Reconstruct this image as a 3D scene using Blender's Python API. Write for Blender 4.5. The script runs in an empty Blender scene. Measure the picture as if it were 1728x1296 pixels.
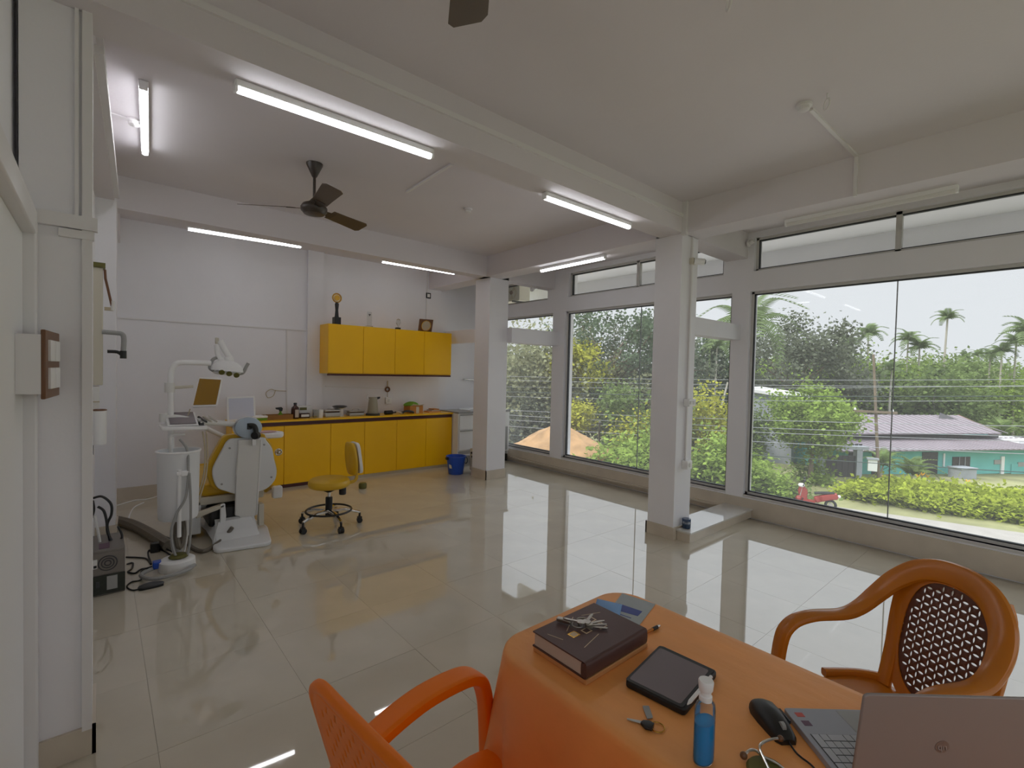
import bpy, bmesh, math, random
import numpy as np
from mathutils import Vector, Matrix
random.seed(7)
SC = bpy.context.scene
COL = SC.collection
pi = math.pi

# ------------------------------------------------------------------ camera
F, YAW, PIT, ROL, HC = 809.21, 0.71112, 0.025801, -0.0235254, 1.55
def _rot(y, p, r):
    cy, sy = math.cos(y), math.sin(y)
    f = np.array([sy*math.cos(p), cy*math.cos(p), -math.sin(p)])
    rt = np.array([cy, -sy, 0.0]); dn = np.cross(f, rt)
    cr, sr = math.cos(r), math.sin(r)
    return np.stack([cr*rt+sr*dn, -sr*rt+cr*dn, f])
RM = _rot(YAW, PIT, ROL)
CAM = np.array([0, 0, HC])
cam = bpy.data.cameras.new('camera'); cam.sensor_width = 36; cam.lens = F/1728*36
cam.clip_start = .02; cam.clip_end = 500
co = bpy.data.objects.new('camera', cam); COL.objects.link(co); SC.camera = co
m3 = Matrix([[RM[0][i], -RM[1][i], -RM[2][i]] for i in range(3)])
co.matrix_world = Matrix.Translation(Vector(CAM)) @ m3.to_4x4()

# survey helpers: the point a sight line of the photograph meets on a plane or at a depth
def ray(u, v): return RM.T @ np.array([(u-864)/F, (v-648)/F, 1])
def on(u, v, ax, val):
    d = ray(u, v); return CAM + (val-CAM[ax])/d[ax]*d
def PX(u, v, k): return on(u, v, 0, k)
def PY(u, v, k): return on(u, v, 1, k)
def PZ(u, v, k): return on(u, v, 2, k)
def at(u, v, depth): return CAM + depth*ray(u, v)

# ------------------------------------------------------------------ sky, sun, exposure
W = bpy.data.worlds.new('sky'); SC.world = W; W.use_nodes = True
nt = W.node_tree; nt.nodes.clear()
wo = nt.nodes.new('ShaderNodeOutputWorld'); bg = nt.nodes.new('ShaderNodeBackground')
tc = nt.nodes.new('ShaderNodeTexCoord'); sx = nt.nodes.new('ShaderNodeSeparateXYZ'); rp = nt.nodes.new('ShaderNodeValToRGB')
nt.links.new(tc.outputs['Generated'], sx.inputs[0]); nt.links.new(sx.outputs['Z'], rp.inputs[0])
nt.links.new(rp.outputs[0], bg.inputs['Color']); nt.links.new(bg.outputs[0], wo.inputs[0])
e = rp.color_ramp.elements                          # hazy overcast: brighter towards the zenith
e[0].position = 0.0; e[0].color = (.47, .485, .505, 1)
e[1].position = .22; e[1].color = (.49, .505, .53, 1)
for p, c in ((.36, (.83, .88, .95, 1)), (.7, (1.22, 1.3, 1.4, 1)), (1, (1.5, 1.56, 1.65, 1))):
    n = e.new(p); n.color = c
bg.inputs['Strength'].default_value = 1.1
sun = bpy.data.lights.new('sun', 'SUN'); sun.energy = 1.4; sun.angle = math.radians(14); sun.color = (1, .95, .86)
so = bpy.data.objects.new('sun', sun); COL.objects.link(so)
so.rotation_euler = (math.radians(-20), math.radians(-35), 0); so.location = (0, 0, 20)
TUBE = 8.5
SC.view_settings.view_transform = 'Standard'; SC.view_settings.look = 'None'
SC.view_settings.exposure = 0.74; SC.view_settings.gamma = 1; SC.view_settings.use_curve_mapping = False
cy = SC.cycles
cy.use_denoising = True; cy.max_bounces = 10; cy.diffuse_bounces = 6; cy.glossy_bounces = 4
cy.transparent_max_bounces = 12; cy.transmission_bounces = 6; cy.sample_clamp_indirect = 6
cy.caustics_reflective = False; cy.caustics_refractive = False

# ------------------------------------------------------------------ materials
def lin(c):
    c = [x/255 for x in c]
    return tuple(x/12.92 if x <= .04045 else ((x+.055)/1.055)**2.4 for x in c)
def mat(name, rgb, rough=.5, metal=0, ior=1.5, var=0, vscale=4, bump=0, bscale=40, emit=0, trans=0, coat=0, sss=0, spec=.5, alpha=1, rvar=0, stretch=None):
    m = bpy.data.materials.new(name); m.use_nodes = True
    t = m.node_tree; b = t.nodes['Principled BSDF']
    c = lin(rgb)
    b.inputs['Base Color'].default_value = (*c, 1); b.inputs['Roughness'].default_value = rough
    b.inputs['Metallic'].default_value = metal; b.inputs['IOR'].default_value = ior
    b.inputs['Transmission Weight'].default_value = trans; b.inputs['Coat Weight'].default_value = coat
    b.inputs['Specular IOR Level'].default_value = spec; b.inputs['Alpha'].default_value = alpha
    if emit:
        b.inputs['Emission Color'].default_value = (*c, 1); b.inputs['Emission Strength'].default_value = emit
    if var or bump:
        co_ = t.nodes.new('ShaderNodeTexCoord'); mp = t.nodes.new('ShaderNodeMapping')
        t.links.new(co_.outputs['Object'], mp.inputs[0])
        if stretch: mp.inputs['Scale'].default_value = stretch
    if var:
        n = t.nodes.new('ShaderNodeTexNoise'); n.inputs['Scale'].default_value = vscale; n.inputs['Detail'].default_value = 5
        t.links.new(mp.outputs[0], n.inputs['Vector'])
        r = t.nodes.new('ShaderNodeValToRGB')
        r.color_ramp.elements[0].position = .3; r.color_ramp.elements[1].position = .7
        r.color_ramp.elements[0].color = (*[max(0, x*(1-var)) for x in c], 1)
        r.color_ramp.elements[1].color = (*[min(1, x*(1+var)) for x in c], 1)
        t.links.new(n.outputs['Fac'], r.inputs[0])
        out = r.outputs[0]
        if rvar:
            oi = t.nodes.new('ShaderNodeObjectInfo'); hs = t.nodes.new('ShaderNodeHueSaturation')
            mr = t.nodes.new('ShaderNodeMapRange'); mr.inputs['To Min'].default_value = 1-rvar; mr.inputs['To Max'].default_value = 1+rvar
            t.links.new(oi.outputs['Random'], mr.inputs[0]); t.links.new(mr.outputs[0], hs.inputs['Value'])
            t.links.new(out, hs.inputs['Color']); out = hs.outputs[0]
        t.links.new(out, b.inputs['Base Color'])
    if bump:
        n = t.nodes.new('ShaderNodeTexNoise'); n.inputs['Scale'].default_value = bscale; n.inputs['Detail'].default_value = 4
        t.links.new(mp.outputs[0], n.inputs['Vector'])
        bp = t.nodes.new('ShaderNodeBump'); bp.inputs['Strength'].default_value = bump; bp.inputs['Distance'].default_value = .01
        t.links.new(n.outputs['Fac'], bp.inputs['Height']); t.links.new(bp.outputs[0], b.inputs['Normal'])
    return m
def leafmat(name, rgb, var=.45, vscale=1.2, trans=.35):
    m = bpy.data.materials.new(name); m.use_nodes = True
    t = m.node_tree; t.nodes.clear()
    o = t.nodes.new('ShaderNodeOutputMaterial'); d = t.nodes.new('ShaderNodeBsdfDiffuse'); tr = t.nodes.new('ShaderNodeBsdfTranslucent')
    mx = t.nodes.new('ShaderNodeMixShader'); mx.inputs[0].default_value = trans
    co_ = t.nodes.new('ShaderNodeTexCoord'); n = t.nodes.new('ShaderNodeTexNoise'); n.inputs['Scale'].default_value = vscale; n.inputs['Detail'].default_value = 6
    r = t.nodes.new('ShaderNodeValToRGB'); c = lin(rgb)
    r.color_ramp.elements[0].position = .32; r.color_ramp.elements[1].position = .68
    r.color_ramp.elements[0].color = (*[x*(1-var) for x in c], 1); r.color_ramp.elements[1].color = (*[min(1, x*(1+var)) for x in c], 1)
    t.links.new(co_.outputs['Object'], n.inputs['Vector']); t.links.new(n.outputs['Fac'], r.inputs[0])
    t.links.new(r.outputs[0], d.inputs[0]); t.links.new(r.outputs[0], tr.inputs[0])
    t.links.new(d.outputs[0], mx.inputs[1]); t.links.new(tr.outputs[0], mx.inputs[2]); t.links.new(mx.outputs[0], o.inputs[0])
    return m
def glassmat(name, tint=(.93, .95, .95), dust_haze=.05):
    m = bpy.data.materials.new(name); m.use_nodes = True
    t = m.node_tree; t.nodes.clear()
    o = t.nodes.new('ShaderNodeOutputMaterial'); tp = t.nodes.new('ShaderNodeBsdfTransparent'); g = t.nodes.new('ShaderNodeBsdfGlossy')
    tl = t.nodes.new('ShaderNodeBsdfTranslucent'); a = t.nodes.new('ShaderNodeMixShader'); b = t.nodes.new('ShaderNodeMixShader')
    tp.inputs[0].default_value = (*tint, 1); g.inputs['Roughness'].default_value = .02; g.inputs[0].default_value = (.9, .9, .9, 1)
    tl.inputs[0].default_value = (.9, .9, .9, 1)
    fr = t.nodes.new('ShaderNodeFresnel'); fr.inputs[0].default_value = 1.22
    t.links.new(fr.outputs[0], a.inputs[0]); t.links.new(tp.outputs[0], a.inputs[1]); t.links.new(g.outputs[0], a.inputs[2])
    b.inputs[0].default_value = dust_haze  # translucent share: dusty pane, doubling as a veil for the outdoor haze
    t.links.new(a.outputs[0], b.inputs[1]); t.links.new(tl.outputs[0], b.inputs[2]); t.links.new(b.outputs[0], o.inputs[0])
    return m
M = dict(
 wall=mat('white_paint', (236, 235, 239), .6, var=.03, vscale=1.5, bump=.05, bscale=60),
 ceil=mat('ceiling_paint', (222, 217, 220), .75, var=.03, vscale=.8, bump=.06, bscale=50),
 trunk=mat('white_pvc', (228, 226, 226), .4),
 tile=mat('polished_tile', (200, 191, 173), .025, ior=2.0, var=.05, vscale=3, rvar=.02),
 grout=mat('grout', (170, 162, 148), .6),
 skirt=mat('skirting_tile', (205, 194, 178), .15, var=.06, vscale=5),
 kerb=mat('kerb_marble', (215, 212, 206), .06, ior=1.7, var=.05, vscale=3),
 white=mat('white_plastic', (238, 238, 238), .35), offw=mat('off_white_plastic', (224, 223, 220), .45),
 cream=mat('cream_plastic', (206, 200, 184), .5), frame=mat('window_frame', (205, 203, 200), .4),
 gasket=mat('dark_gasket', (60, 62, 66), .7), silic=mat('silicone', (150, 155, 158), .5),
 glass=glassmat('window_glass', (.95, .96, .96), .05),
 yel=mat('yellow_laminate', (252, 194, 0), .3, var=.03, vscale=2), maroon=mat('maroon_edge', (72, 22, 20), .35),
 yvinyl=mat('yellow_vinyl', (212, 168, 30), .38, bump=.05, bscale=80),
 black=mat('black_plastic', (22, 22, 23), .4), dgrey=mat('dark_grey_plastic', (62, 62, 64), .5), grey=mat('grey_plastic', (156, 156, 154), .45),
 lgrey=mat('light_grey_shell', (226, 228, 230), .35), bluegrey=mat('pale_blue_shell', (176, 192, 208), .35),
 chrome=mat('chrome', (215, 213, 208), .15, 1), steel=mat('steel', (190, 188, 184), .3, 1), keym=mat('key_metal', (168, 162, 154), .32, 1), brass=mat('gold_metal', (212, 165, 70), .25, 1),
 tube=mat('tube_light', (244, 246, 250), .4, emit=TUBE), fan=mat('fan_brown', (58, 48, 40), .35),
 fanb=mat('fan_blade', (84, 68, 50), .4), bucket=mat('blue_plastic', (38, 84, 190), .3),
 cloth=mat('orange_tablecloth', (242, 164, 92), .45, var=.06, vscale=6, bump=.35, bscale=9, stretch=(1.6, .6, 1)),
 wood=mat('table_wood', (120, 84, 52), .5), bchair=mat('brown_plastic', (188, 112, 24), .25, ior=1.5, var=.12, vscale=3, stretch=(1, 1, .25)),
 blat=mat('dark_lattice_plastic', (96, 56, 42), .35), ochair=mat('orange_plastic', (250, 128, 8), .42, spec=.3),
 cover=mat('black_book_cover', (88, 62, 58), .4, spec=.3, bump=.05, bscale=300), paper=mat('paper', (196, 184, 172), .8, var=.05, vscale=60, stretch=(1, 1, 30)),
 tan=mat('tan_card', (206, 150, 96), .7), gold=mat('gold_print', (214, 190, 158), .5), screen=mat('dark_glass_screen', (124, 114, 118), .22),
 case=mat('black_case', (24, 22, 24), .55, bump=.05, bscale=400), laptop=mat('silver_laptop', (158, 160, 168), .4, .3),
 lid=mat('grey_laptop_lid', (146, 134, 130), .42, .2), key=mat('grey_keys', (176, 178, 184), .5), red=mat('red_sticker', (190, 80, 70), .5),
 mauve=mat('dark_sticker', (100, 70, 90), .5), liquid=mat('blue_gel', (40, 150, 222), .15), clear=glassmat('clear_plastic', (.93, .95, .95), .06),
 bluem=mat('mask_blue', (130, 168, 215), .8, bump=.2, bscale=120, stretch=(1, 12, 1)), envel=mat('envelope_grey', (168, 174, 176), .6, var=.04, vscale=20), navy=mat('navy_print', (72, 84, 150), .6),
 olive=mat('olive_rubber', (96, 92, 34), .5), concrete=mat('added_apron_concrete', (196, 192, 186), .9, var=.08, vscale=1),
 brown=mat('brown_plastic_board', (110, 72, 44), .4), carton=mat('cardboard', (188, 128, 60), .8),
 green=mat('green_cloth', (112, 160, 40), .8, bump=.3, bscale=60), bottle=mat('brown_bottle', (60, 24, 16), .15), pinkt=mat('pink_tissue', (206, 170, 170), .8),
 jar=mat('blue_jar', (52, 74, 104), .15), hose=mat('grey_hose', (112, 104, 92), .6, bump=.4, bscale=30), pcb=mat('pc_back_panel', (40, 44, 36), .5, var=.3, vscale=40),
 pcg=mat('pc_grey_metal', (128, 122, 116), .45, .3), darkb=mat('beige_light', (190, 176, 150), .6), tankm=mat('translucent_bucket', (232, 234, 236), .4),
 # outdoors
 grass=mat('grass_ground', (140, 140, 98), .95, var=.35, vscale=.5, bump=.5, bscale=6), road=mat('asphalt', (158, 153, 146), .9, var=.08, vscale=2),
 soil=mat('orange_soil', (160, 126, 88), .95, var=.25, vscale=1.6, bump=1, bscale=4), teal=mat('turquoise_wall', (112, 190, 184), .8, var=.08, vscale=.8),
 roof=mat('roof_sheet', (134, 124, 130), .6, var=.1, vscale=.6), rust=mat('rusty_sheet', (128, 96, 84), .7, var=.15, vscale=.8),
 dark=mat('dark_opening', (56, 52, 54), .6), conc=mat('weathered_concrete', (158, 162, 168), .9, var=.16, vscale=.9), bark=mat('bark', (122, 108, 92), .9, var=.2, vscale=3),
 pale=mat('pale_trunk', (176, 170, 158), .9), scoot=mat('scooter_red', (150, 62, 56), .3), scootd=mat('scooter_black', (34, 34, 36), .5),
 lf_dark=leafmat('leaf_dark', (100, 114, 92), .4), lf_mid=leafmat('leaf_mid', (120, 138, 84)), lf_yel=leafmat('leaf_yellow', (176, 176, 74), .3),
 lf_bright=leafmat('leaf_bright', (138, 160, 78), .4), lf_pale=leafmat('leaf_pale', (148, 150, 118), .4), lf_grey=leafmat('leaf_greyish', (112, 118, 100), .4), lf_palm=leafmat('leaf_palm', (116, 132, 92), .3),
 flower=mat('orange_flower', (230, 170, 20), .7), wire=mat('power_cable', (150, 152, 156), .6), wired=mat('dark_cable', (52, 66, 60), .6),
)

# ------------------------------------------------------------------ mesh tools
def V(*a): return np.array(a, float)
def unit(v):
    v = np.asarray(v, float); n = np.linalg.norm(v); return v/n if n else v
def smooth(P, n=6, closed=False):
    P = [np.asarray(p, float) for p in P]; out = []; N = len(P)
    for i in range(N if closed else N-1):
        g = (lambda k: P[k % N]) if closed else (lambda k: P[min(max(k, 0), N-1)])
        a, b, c, d = g(i-1), g(i), g(i+1), g(i+2)
        for j in range(n):
            t = j/n
            out.append(.5*((2*b)+(c-a)*t+(2*a-5*b+4*c-d)*t*t+(3*b-a-3*c+d)*t**3))
    if not closed: out.append(P[-1])
    return out
class MB:
    def __init__(s): s.v = []; s.f = []
    def add(s, vs, fs):
        k = len(s.v); s.v += [tuple(map(float, p)) for p in vs]; s.f += [tuple(k+i for i in f) for f in fs]; return s
    def box(s, a, b):
        a, b = np.minimum(a, b), np.maximum(a, b)
        vs = [(x, y, z) for z in (a[2], b[2]) for y in (a[1], b[1]) for x in (a[0], b[0])]
        return s.add(vs, [(0, 2, 3, 1), (4, 5, 7, 6), (0, 1, 5, 4), (2, 6, 7, 3), (0, 4, 6, 2), (1, 3, 7, 5)])
    def obox(s, c, ax, h):               # oriented box: centre, three axes, half sizes
        ax = [unit(a) for a in ax]; c = np.asarray(c, float)
        vs = [c+ax[0]*h[0]*i+ax[1]*h[1]*j+ax[2]*h[2]*k for k in (-1, 1) for j in (-1, 1) for i in (-1, 1)]
        return s.add(vs, [(0, 2, 3, 1), (4, 5, 7, 6), (0, 1, 5, 4), (2, 6, 7, 3), (0, 4, 6, 2), (1, 3, 7, 5)])
    def ring(s, C, X, Y, n):
        return [C+X*math.cos(2*pi*i/n)+Y*math.sin(2*pi*i/n) for i in range(n)]
    def tube(s, P, r, n=8, closed=False, cap=True):
        P = [np.asarray(p, float) for p in P]; N = len(P)
        R = r if hasattr(r, '__len__') else [r]*N
        up = None; rows = []
        for i in range(N):
            t = unit(P[(i+1) % N]-P[i-1]) if closed else unit(P[min(i+1, N-1)]-P[max(i-1, 0)])
            if up is None: up = V(0, 0, 1) if abs(t[2]) < .9 else V(1, 0, 0)
            x = np.cross(t, up)
            if np.linalg.norm(x) < 1e-6: x = np.cross(t, V(.3, 1, .2))
            x = unit(x); y = np.cross(x, t); up = y
            rows.append(s.ring(P[i], x*R[i], y*R[i], n))
        s.loft(rows, closed, cap); return s
    def loft(s, rows, closed=False, cap=True, open_=False):
        n = len(rows[0]); N = len(rows); fs = []
        for i in range(N if closed else N-1):
            j = (i+1) % N
            for k in range(n-1 if open_ else n):
                l = (k+1) % n; fs.append((i*n+k, i*n+l, j*n+l, j*n+k))
        if cap and not closed and not open_:
            fs.append(tuple(range(n))[::-1]); fs.append(tuple((N-1)*n+k for k in range(n)))
        return s.add([p for r_ in rows for p in r_], fs)
    def cyl(s, a, b, r0, r1=None, n=16):
        return s.tube([a, b], [r0, r0 if r1 is None else r1], n)
    def lathe(s, prof, c=(0, 0, 0), n=20, sx=1, sy=1, ax=None):
        c = np.asarray(c, float)
        A = ax or (V(1, 0, 0), V(0, 1, 0), V(0, 0, 1))
        rows = [s.ring(c+A[2]*z, A[0]*max(r, 1e-4)*sx, A[1]*max(r, 1e-4)*sy, n) for r, z in prof]
        return s.loft(rows)
    def sphere(s, c, r, n=12, m=8):
        r = r if hasattr(r, '__len__') else (r, r, r); c = np.asarray(c, float)
        rows = []
        for j in range(m+1):
            a = -pi/2+pi*j/m; k = max(math.cos(a), 1e-3)
            rows.append([c+V(r[0]*k*math.cos(2*pi*i/n), r[1]*k*math.sin(2*pi*i/n), r[2]*math.sin(a)) for i in range(n)])
        return s.loft(rows)
    def prism(s, pts, d):                # planar outline extruded by vector d
        pts = [np.asarray(p, float) for p in pts]; d = np.asarray(d, float); n = len(pts)
        return s.add(pts+[p+d for p in pts], [tuple(range(n)), tuple(range(2*n-1, n-1, -1))]+[(i, i+n, (i+1) % n+n, (i+1) % n) for i in range(n)])
    def sweep(s, P, W_, T_, ref, n=10, k=.6):   # rounded-rectangle section: W_ across, T_ along ref
        P = [np.asarray(p, float) for p in P]; N = len(P); rows = []
        for i in range(N):
            t = unit(P[min(i+1, N-1)]-P[max(i-1, 0)])
            rf = np.asarray(ref[i] if hasattr(ref[0], '__len__') else ref, float)
            w = unit(np.cross(t, rf)); h = np.cross(w, t)
            wi = W_[i] if hasattr(W_, '__len__') else W_; ti = T_[i] if hasattr(T_, '__len__') else T_
            row = []
            for q in range(n):
                a = 2*pi*q/n; cx, sy_ = math.cos(a), math.sin(a)
                row.append(P[i]+w*wi/2*math.copysign(abs(cx)**k, cx)+h*ti/2*math.copysign(abs(sy_)**k, sy_))
            rows.append(row)
        return s.loft(rows)
    def torus(s, c, R_, r, X=V(1, 0, 0), Y=V(0, 1, 0), n=24, m=8):
        return s.tube([np.asarray(c)+X*R_*math.cos(2*pi*i/n)+Y*R_*math.sin(2*pi*i/n) for i in range(n)], r, m, closed=True)
    def xf(s, fn):
        s.v = [tuple(fn(np.array(p))) for p in s.v]; return s
def wloc(o):
    l = V(0, 0, 0)
    while o is not None: l = l+np.array(o.location); o = o.parent
    return l
def mesh_of(name, mb, m):
    me = bpy.data.meshes.new(name); me.from_pydata(mb.v, [], mb.f); me.materials.append(m); return me
def obj(name, mb, m, parent=None, local=False, bevel=0, seg=2, sub=0, sharp=38, kind=None, flat=False, weld=False):
    vs = np.array(mb.v)
    if parent is not None:
        off = V(0, 0, 0) if local else wloc(parent)
    else:
        off = V(0, 0, 0) if local else V((vs[:, 0].min()+vs[:, 0].max())/2, (vs[:, 1].min()+vs[:, 1].max())/2, vs[:, 2].min())
    mb.v = [tuple(p) for p in vs-off]
    me = mesh_of(name, mb, m)
    bm = bmesh.new(); bm.from_mesh(me)
    if weld: bmesh.ops.remove_doubles(bm, verts=bm.verts, dist=1e-5)
    bmesh.ops.recalc_face_normals(bm, faces=bm.faces); bm.to_mesh(me); bm.free()
    if not flat:
        me.shade_smooth(); me.set_sharp_from_angle(angle=math.radians(sharp))
    o = bpy.data.objects.new(name, me); COL.objects.link(o)
    if parent is not None: o.parent = parent
    else: o.location = off
    if bevel:
        md = o.modifiers.new('bevel', 'BEVEL'); md.width = bevel; md.segments = seg; md.limit_method = 'ANGLE'; md.angle_limit = math.radians(40)
    if sub:
        md = o.modifiers.new('sub', 'SUBSURF'); md.levels = sub; md.render_levels = sub
    if kind: o['kind'] = kind
    return o
def tag(o, label=None, cat=None, group=None, kind=None):
    if label: o['label'] = label
    if cat: o['category'] = cat
    if group: o['group'] = group
    if kind: o['kind'] = kind
    return o
def thing(name, label, cat, loc=(0, 0, 0), rz=0, group=None):
    o = bpy.data.objects.new(name, None); COL.objects.link(o); o.empty_display_size = .1
    o.location = tuple(map(float, loc)); o.rotation_euler = (0, 0, rz)
    return tag(o, label, cat, group)
def one(name, label, cat, mb, m, group=None, **k):      # a thing that is one mesh
    return tag(obj(name, mb, m, **k), label, cat, group)
def struct(name, mb, m, **k): return tag(obj(name, mb, m, **k), kind='structure')
def copy_tree(o, parent=None):
    c = o.copy(); COL.objects.link(c)
    if parent is not None: c.parent = parent
    for ch in list(o.children): copy_tree(ch, c)
    return c
def text(body, size, m, parent, loc, rot, ext=.0004, name='lettering'):
    cu = bpy.data.curves.new(name, 'FONT'); cu.body = body; cu.size = size; cu.extrude = ext; cu.align_x = 'CENTER'; cu.align_y = 'CENTER'
    cu.materials.append(m); t = bpy.data.objects.new(name, cu); COL.objects.link(t)
    me = bpy.data.meshes.new_from_object(t.evaluated_get(bpy.context.evaluated_depsgraph_get())); bpy.data.objects.remove(t)
    o = bpy.data.objects.new(name, me); COL.objects.link(o); o.parent = parent; o.location = loc; o.rotation_euler = rot
    return o
def poly_round(pts, r=.2, n=5):          # rounded outline through corner points (any dimension)
    out = []; N = len(pts); pts = [np.asarray(p, float) for p in pts]
    for i in range(N):
        a, b, c = pts[i-1], pts[i], pts[(i+1) % N]
        p, q = b+(a-b)*r, b+(c-b)*r
        for j in range(n+1):
            t = j/n; out.append((1-t)**2*p+2*t*(1-t)*b+t*t*q)
    return out

# ------------------------------------------------------------------ the room
XW, YB, H, ZB = 5.47, 6.9, 3.15, 2.87
fl = struct('floor', MB().box((-.6, -3.9, -.35), (5.7, 7.5, -.012)), M['grout'])
S_X, S_Y, G = .575, .587, .0006
X0, Y0 = .18-3*S_X, 1.14-5*S_Y
cache = {}
def tile_mesh(w, d):
    k = (round(w, 3), round(d, 3))
    if k not in cache: cache[k] = mesh_of('tile', MB().box((0, 0, -.012), (w, d, 0)), M['tile'])
    return cache[k]
for i in range(-1, 12):
    for j in range(-4, 15):
        x0, x1 = max(X0+i*S_X, -.45)+G, min(X0+(i+1)*S_X, XW)-G
        y0, y1 = max(Y0+j*S_Y, -3.78)+G, min(Y0+(j+1)*S_Y, 7.2)-G
        if x1-x0 < .02 or y1-y0 < .02: continue
        t = bpy.data.objects.new('tile', tile_mesh(x1-x0, y1-y0)); COL.objects.link(t); t.parent = fl
        t.location = (x0-fl.location.x, y0-fl.location.y, -fl.location.z)
        t.rotation_euler = (random.uniform(-.0006, .0006), random.uniform(-.0006, .0006), 0)
struct('ceiling', MB().box((-.7, -3.9, H), (5.75, 7.5, H+.15)), M['ceil'])
# window wall, with three bays below and three transoms above, plus an added bay out of view
WB = [(-.44, 2.34), (2.54, 5.13), (5.39, 6.95), (-3.4, -.64)]
TB = [(-.44, 2.31), (2.65, 5.07), (5.52, 6.95), (-3.4, -.64)]
mb = MB(); T = .2
mb.box((XW, -3.9, -.3), (XW+T, 7.5, .24))
for a, b in ((-3.9, -3.4), (-.64, -.44), (2.34, 2.54), (5.13, 5.39), (6.95, 7.5)): mb.box((XW, a, .24), (XW+T, b, 2.5))
mb.box((XW, -3.9, 2.5), (XW+T, 7.5, 2.72))
for a, b in ((-3.9, -3.4), (-.64, -.44), (2.31, 2.65), (5.07, 5.52), (6.95, 7.5)): mb.box((XW, a, 2.72), (XW+T, b, 3.09))
mb.box((XW, -3.9, 3.09), (XW+T, 7.5, H+.1))
struct('wall_right', mb, M['wall'])
def window(k, a, b, z0, z1, joints, mull=(), fw=.026):
    w = thing('window_%d' % k, None, None, (XW, (a+b)/2, z0)); w['kind'] = 'structure'
    x0, x1 = XW+.05, XW+.11
    f = MB(); f.box((x0, a, z0), (x1, b, z0+fw)); f.box((x0, a, z1-fw), (x1, b, z1)); f.box((x0, a, z0), (x1, a+fw, z1)); f.box((x0, b-fw, z0), (x1, b, z1))
    obj('frame', f, M['frame'], w)
    g = MB(); q = .01; a1, b1, c0, c1 = a+fw, b-fw, z0+fw, z1-fw
    g.box((x0+.01, a1, c0), (x1-.01, b1, c0+q)); g.box((x0+.01, a1, c1-q), (x1-.01, b1, c1)); g.box((x0+.01, a1, c0), (x1-.01, a1+q, c1)); g.box((x0+.01, b1-q, c0), (x1-.01, b1, c1))
    obj('gasket', g, M['gasket'], w)
    e_ = [a1+q]+sorted(list(joints)+list(mull))+[b1-q]
    for i in range(len(e_)-1):
        obj('pane', MB().box((XW+.078, e_[i]+.004, c0+q), (XW+.082, e_[i+1]-.004, c1-q)), M['glass'], w)
    for j in joints: obj('joint', MB().box((XW+.074, j-.004, c0+q), (XW+.086, j+.004, c1-q)), M['silic'], w)
    for j in mull: obj('mullion', MB().box((x0, j-.022, z0), (x1, j+.022, z1)), M['frame'], w)
    return w
window(1, *WB[0], .24, 2.5, (1.056,)); window(2, *WB[1], .24, 2.5, (3.8,)); window(3, *WB[2], .24, 2.5, ())
window(4, *TB[0], 2.72, 3.09, (), (1.06,)); window(5, *TB[1], 2.72, 3.09, (), (3.85,)); window(6, *TB[2], 2.72, 3.09, ()); window(7, *WB[3], .24, 2.5, (-2.0,)); window(8, *TB[3], 2.72, 3.09, (), (-2.0,))  # last two: unseen bay behind the camera, added for near-side daylight
# back wall, its pilaster, the brighter corner behind the far column
struct('wall_back', MB().box((-.6, YB, -.3), (4.34, YB+.2, H+.1)).box((2.17, YB-.05, 0), (2.38, YB, H)).box((4.34, YB+.05, -.3), (4.5, YB+.2, H+.1)).box((4.5, 7.1, -.3), (5.6, 7.3, H+.1)), M['wall'])
# left wall runs a little askew; recessed between its piers
def lx(y): return -.02+.047*(y-2.48)
def lbox(mb, y0, y1, d0, d1, z0, z1):    # box hugging the left wall line: d = offset in x from that line
    return mb.prism([(lx(y0)+d0, y0, z0), (lx(y0)+d1, y0, z0), (lx(y1)+d1, y1, z0), (lx(y1)+d0, y1, z0)], (0, 0, z1-z0))
mb = MB(); lbox(mb, 2.6, 7.1, -.5, -.13, -.3, H+.1)
mb.box((-.5, -.1, 2.1), (-.236, 2.6, H+.1)); mb.box((-.5, -.1, -.3), (-.262, 1.12, 2.1)); mb.box((-.5, -3.9, -.3), (-.262, -3.4, H+.1)); mb.box((-.5, -3.4, -.3), (-.262, -.1, 1.0)); mb.box((-.5, -3.4, 2.6), (-.262, -.1, H+.1)); mb.box((-.5, 1.12, -.3), (-.264, 2.5, 2.1))
struct('wall_left', mb, M['wall'])
w = thing('window_10', None, None, (-.38, -1.75, .5)); w['kind'] = 'structure'  # unseen left window, added so daylight brightens the near side
for a, b in ((-3.4, -1.77), (-1.73, -.1)): obj('pane', MB().box((-.382, a, 1.0), (-.378, b, 2.6)), M['glass'], w)
obj('mullion', MB().box((-.41, -1.77, 1.0), (-.35, -1.73, 2.6)), M['frame'], w)
struct('wall_front', MB().box((-.6, -4, -.3), (5.7, -3.8, .3)).box((-.6, -4, 2.75), (5.7, -3.8, H+.1)).box((-.6, -4, .3), (.2, -3.8, 2.75)).box((5.2, -4, .3), (5.7, -3.8, 2.75)), M['wall'])
w = thing('window_9', None, None, (2.7, -3.9, .3)); w['kind'] = 'structure'  # unseen glazing behind the camera, added to light the foreground
for a, b in ((.2, 2.68), (2.72, 5.2)): obj('pane', MB().box((a, -3.902, .3), (b, -3.898, 2.75)), M['glass'], w)
obj('mullion', MB().box((2.68, -3.93, .3), (2.72, -3.87, 2.75)), M['frame'], w)
p = MB(); p.box((-.219, 2.48, -.1), (-.02, 2.78, H)); struct('pillar', p, M['wall'])
p = MB(); lbox(p, 5.13, 5.4, -.2, 0, -.1, H); struct('pillar', p, M['wall'])
struct('column', MB().box((4.1, 2.386, -.1), (4.39, 2.665, H)), M['wall'])
struct('column', MB().box((4.17, 5.36, -.1), (4.51, 5.7, H)), M['wall'])
struct('beam', MB().box((-.2, 2.38, ZB), (5.5, 2.62, H+.05)), M['ceil'])
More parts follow.
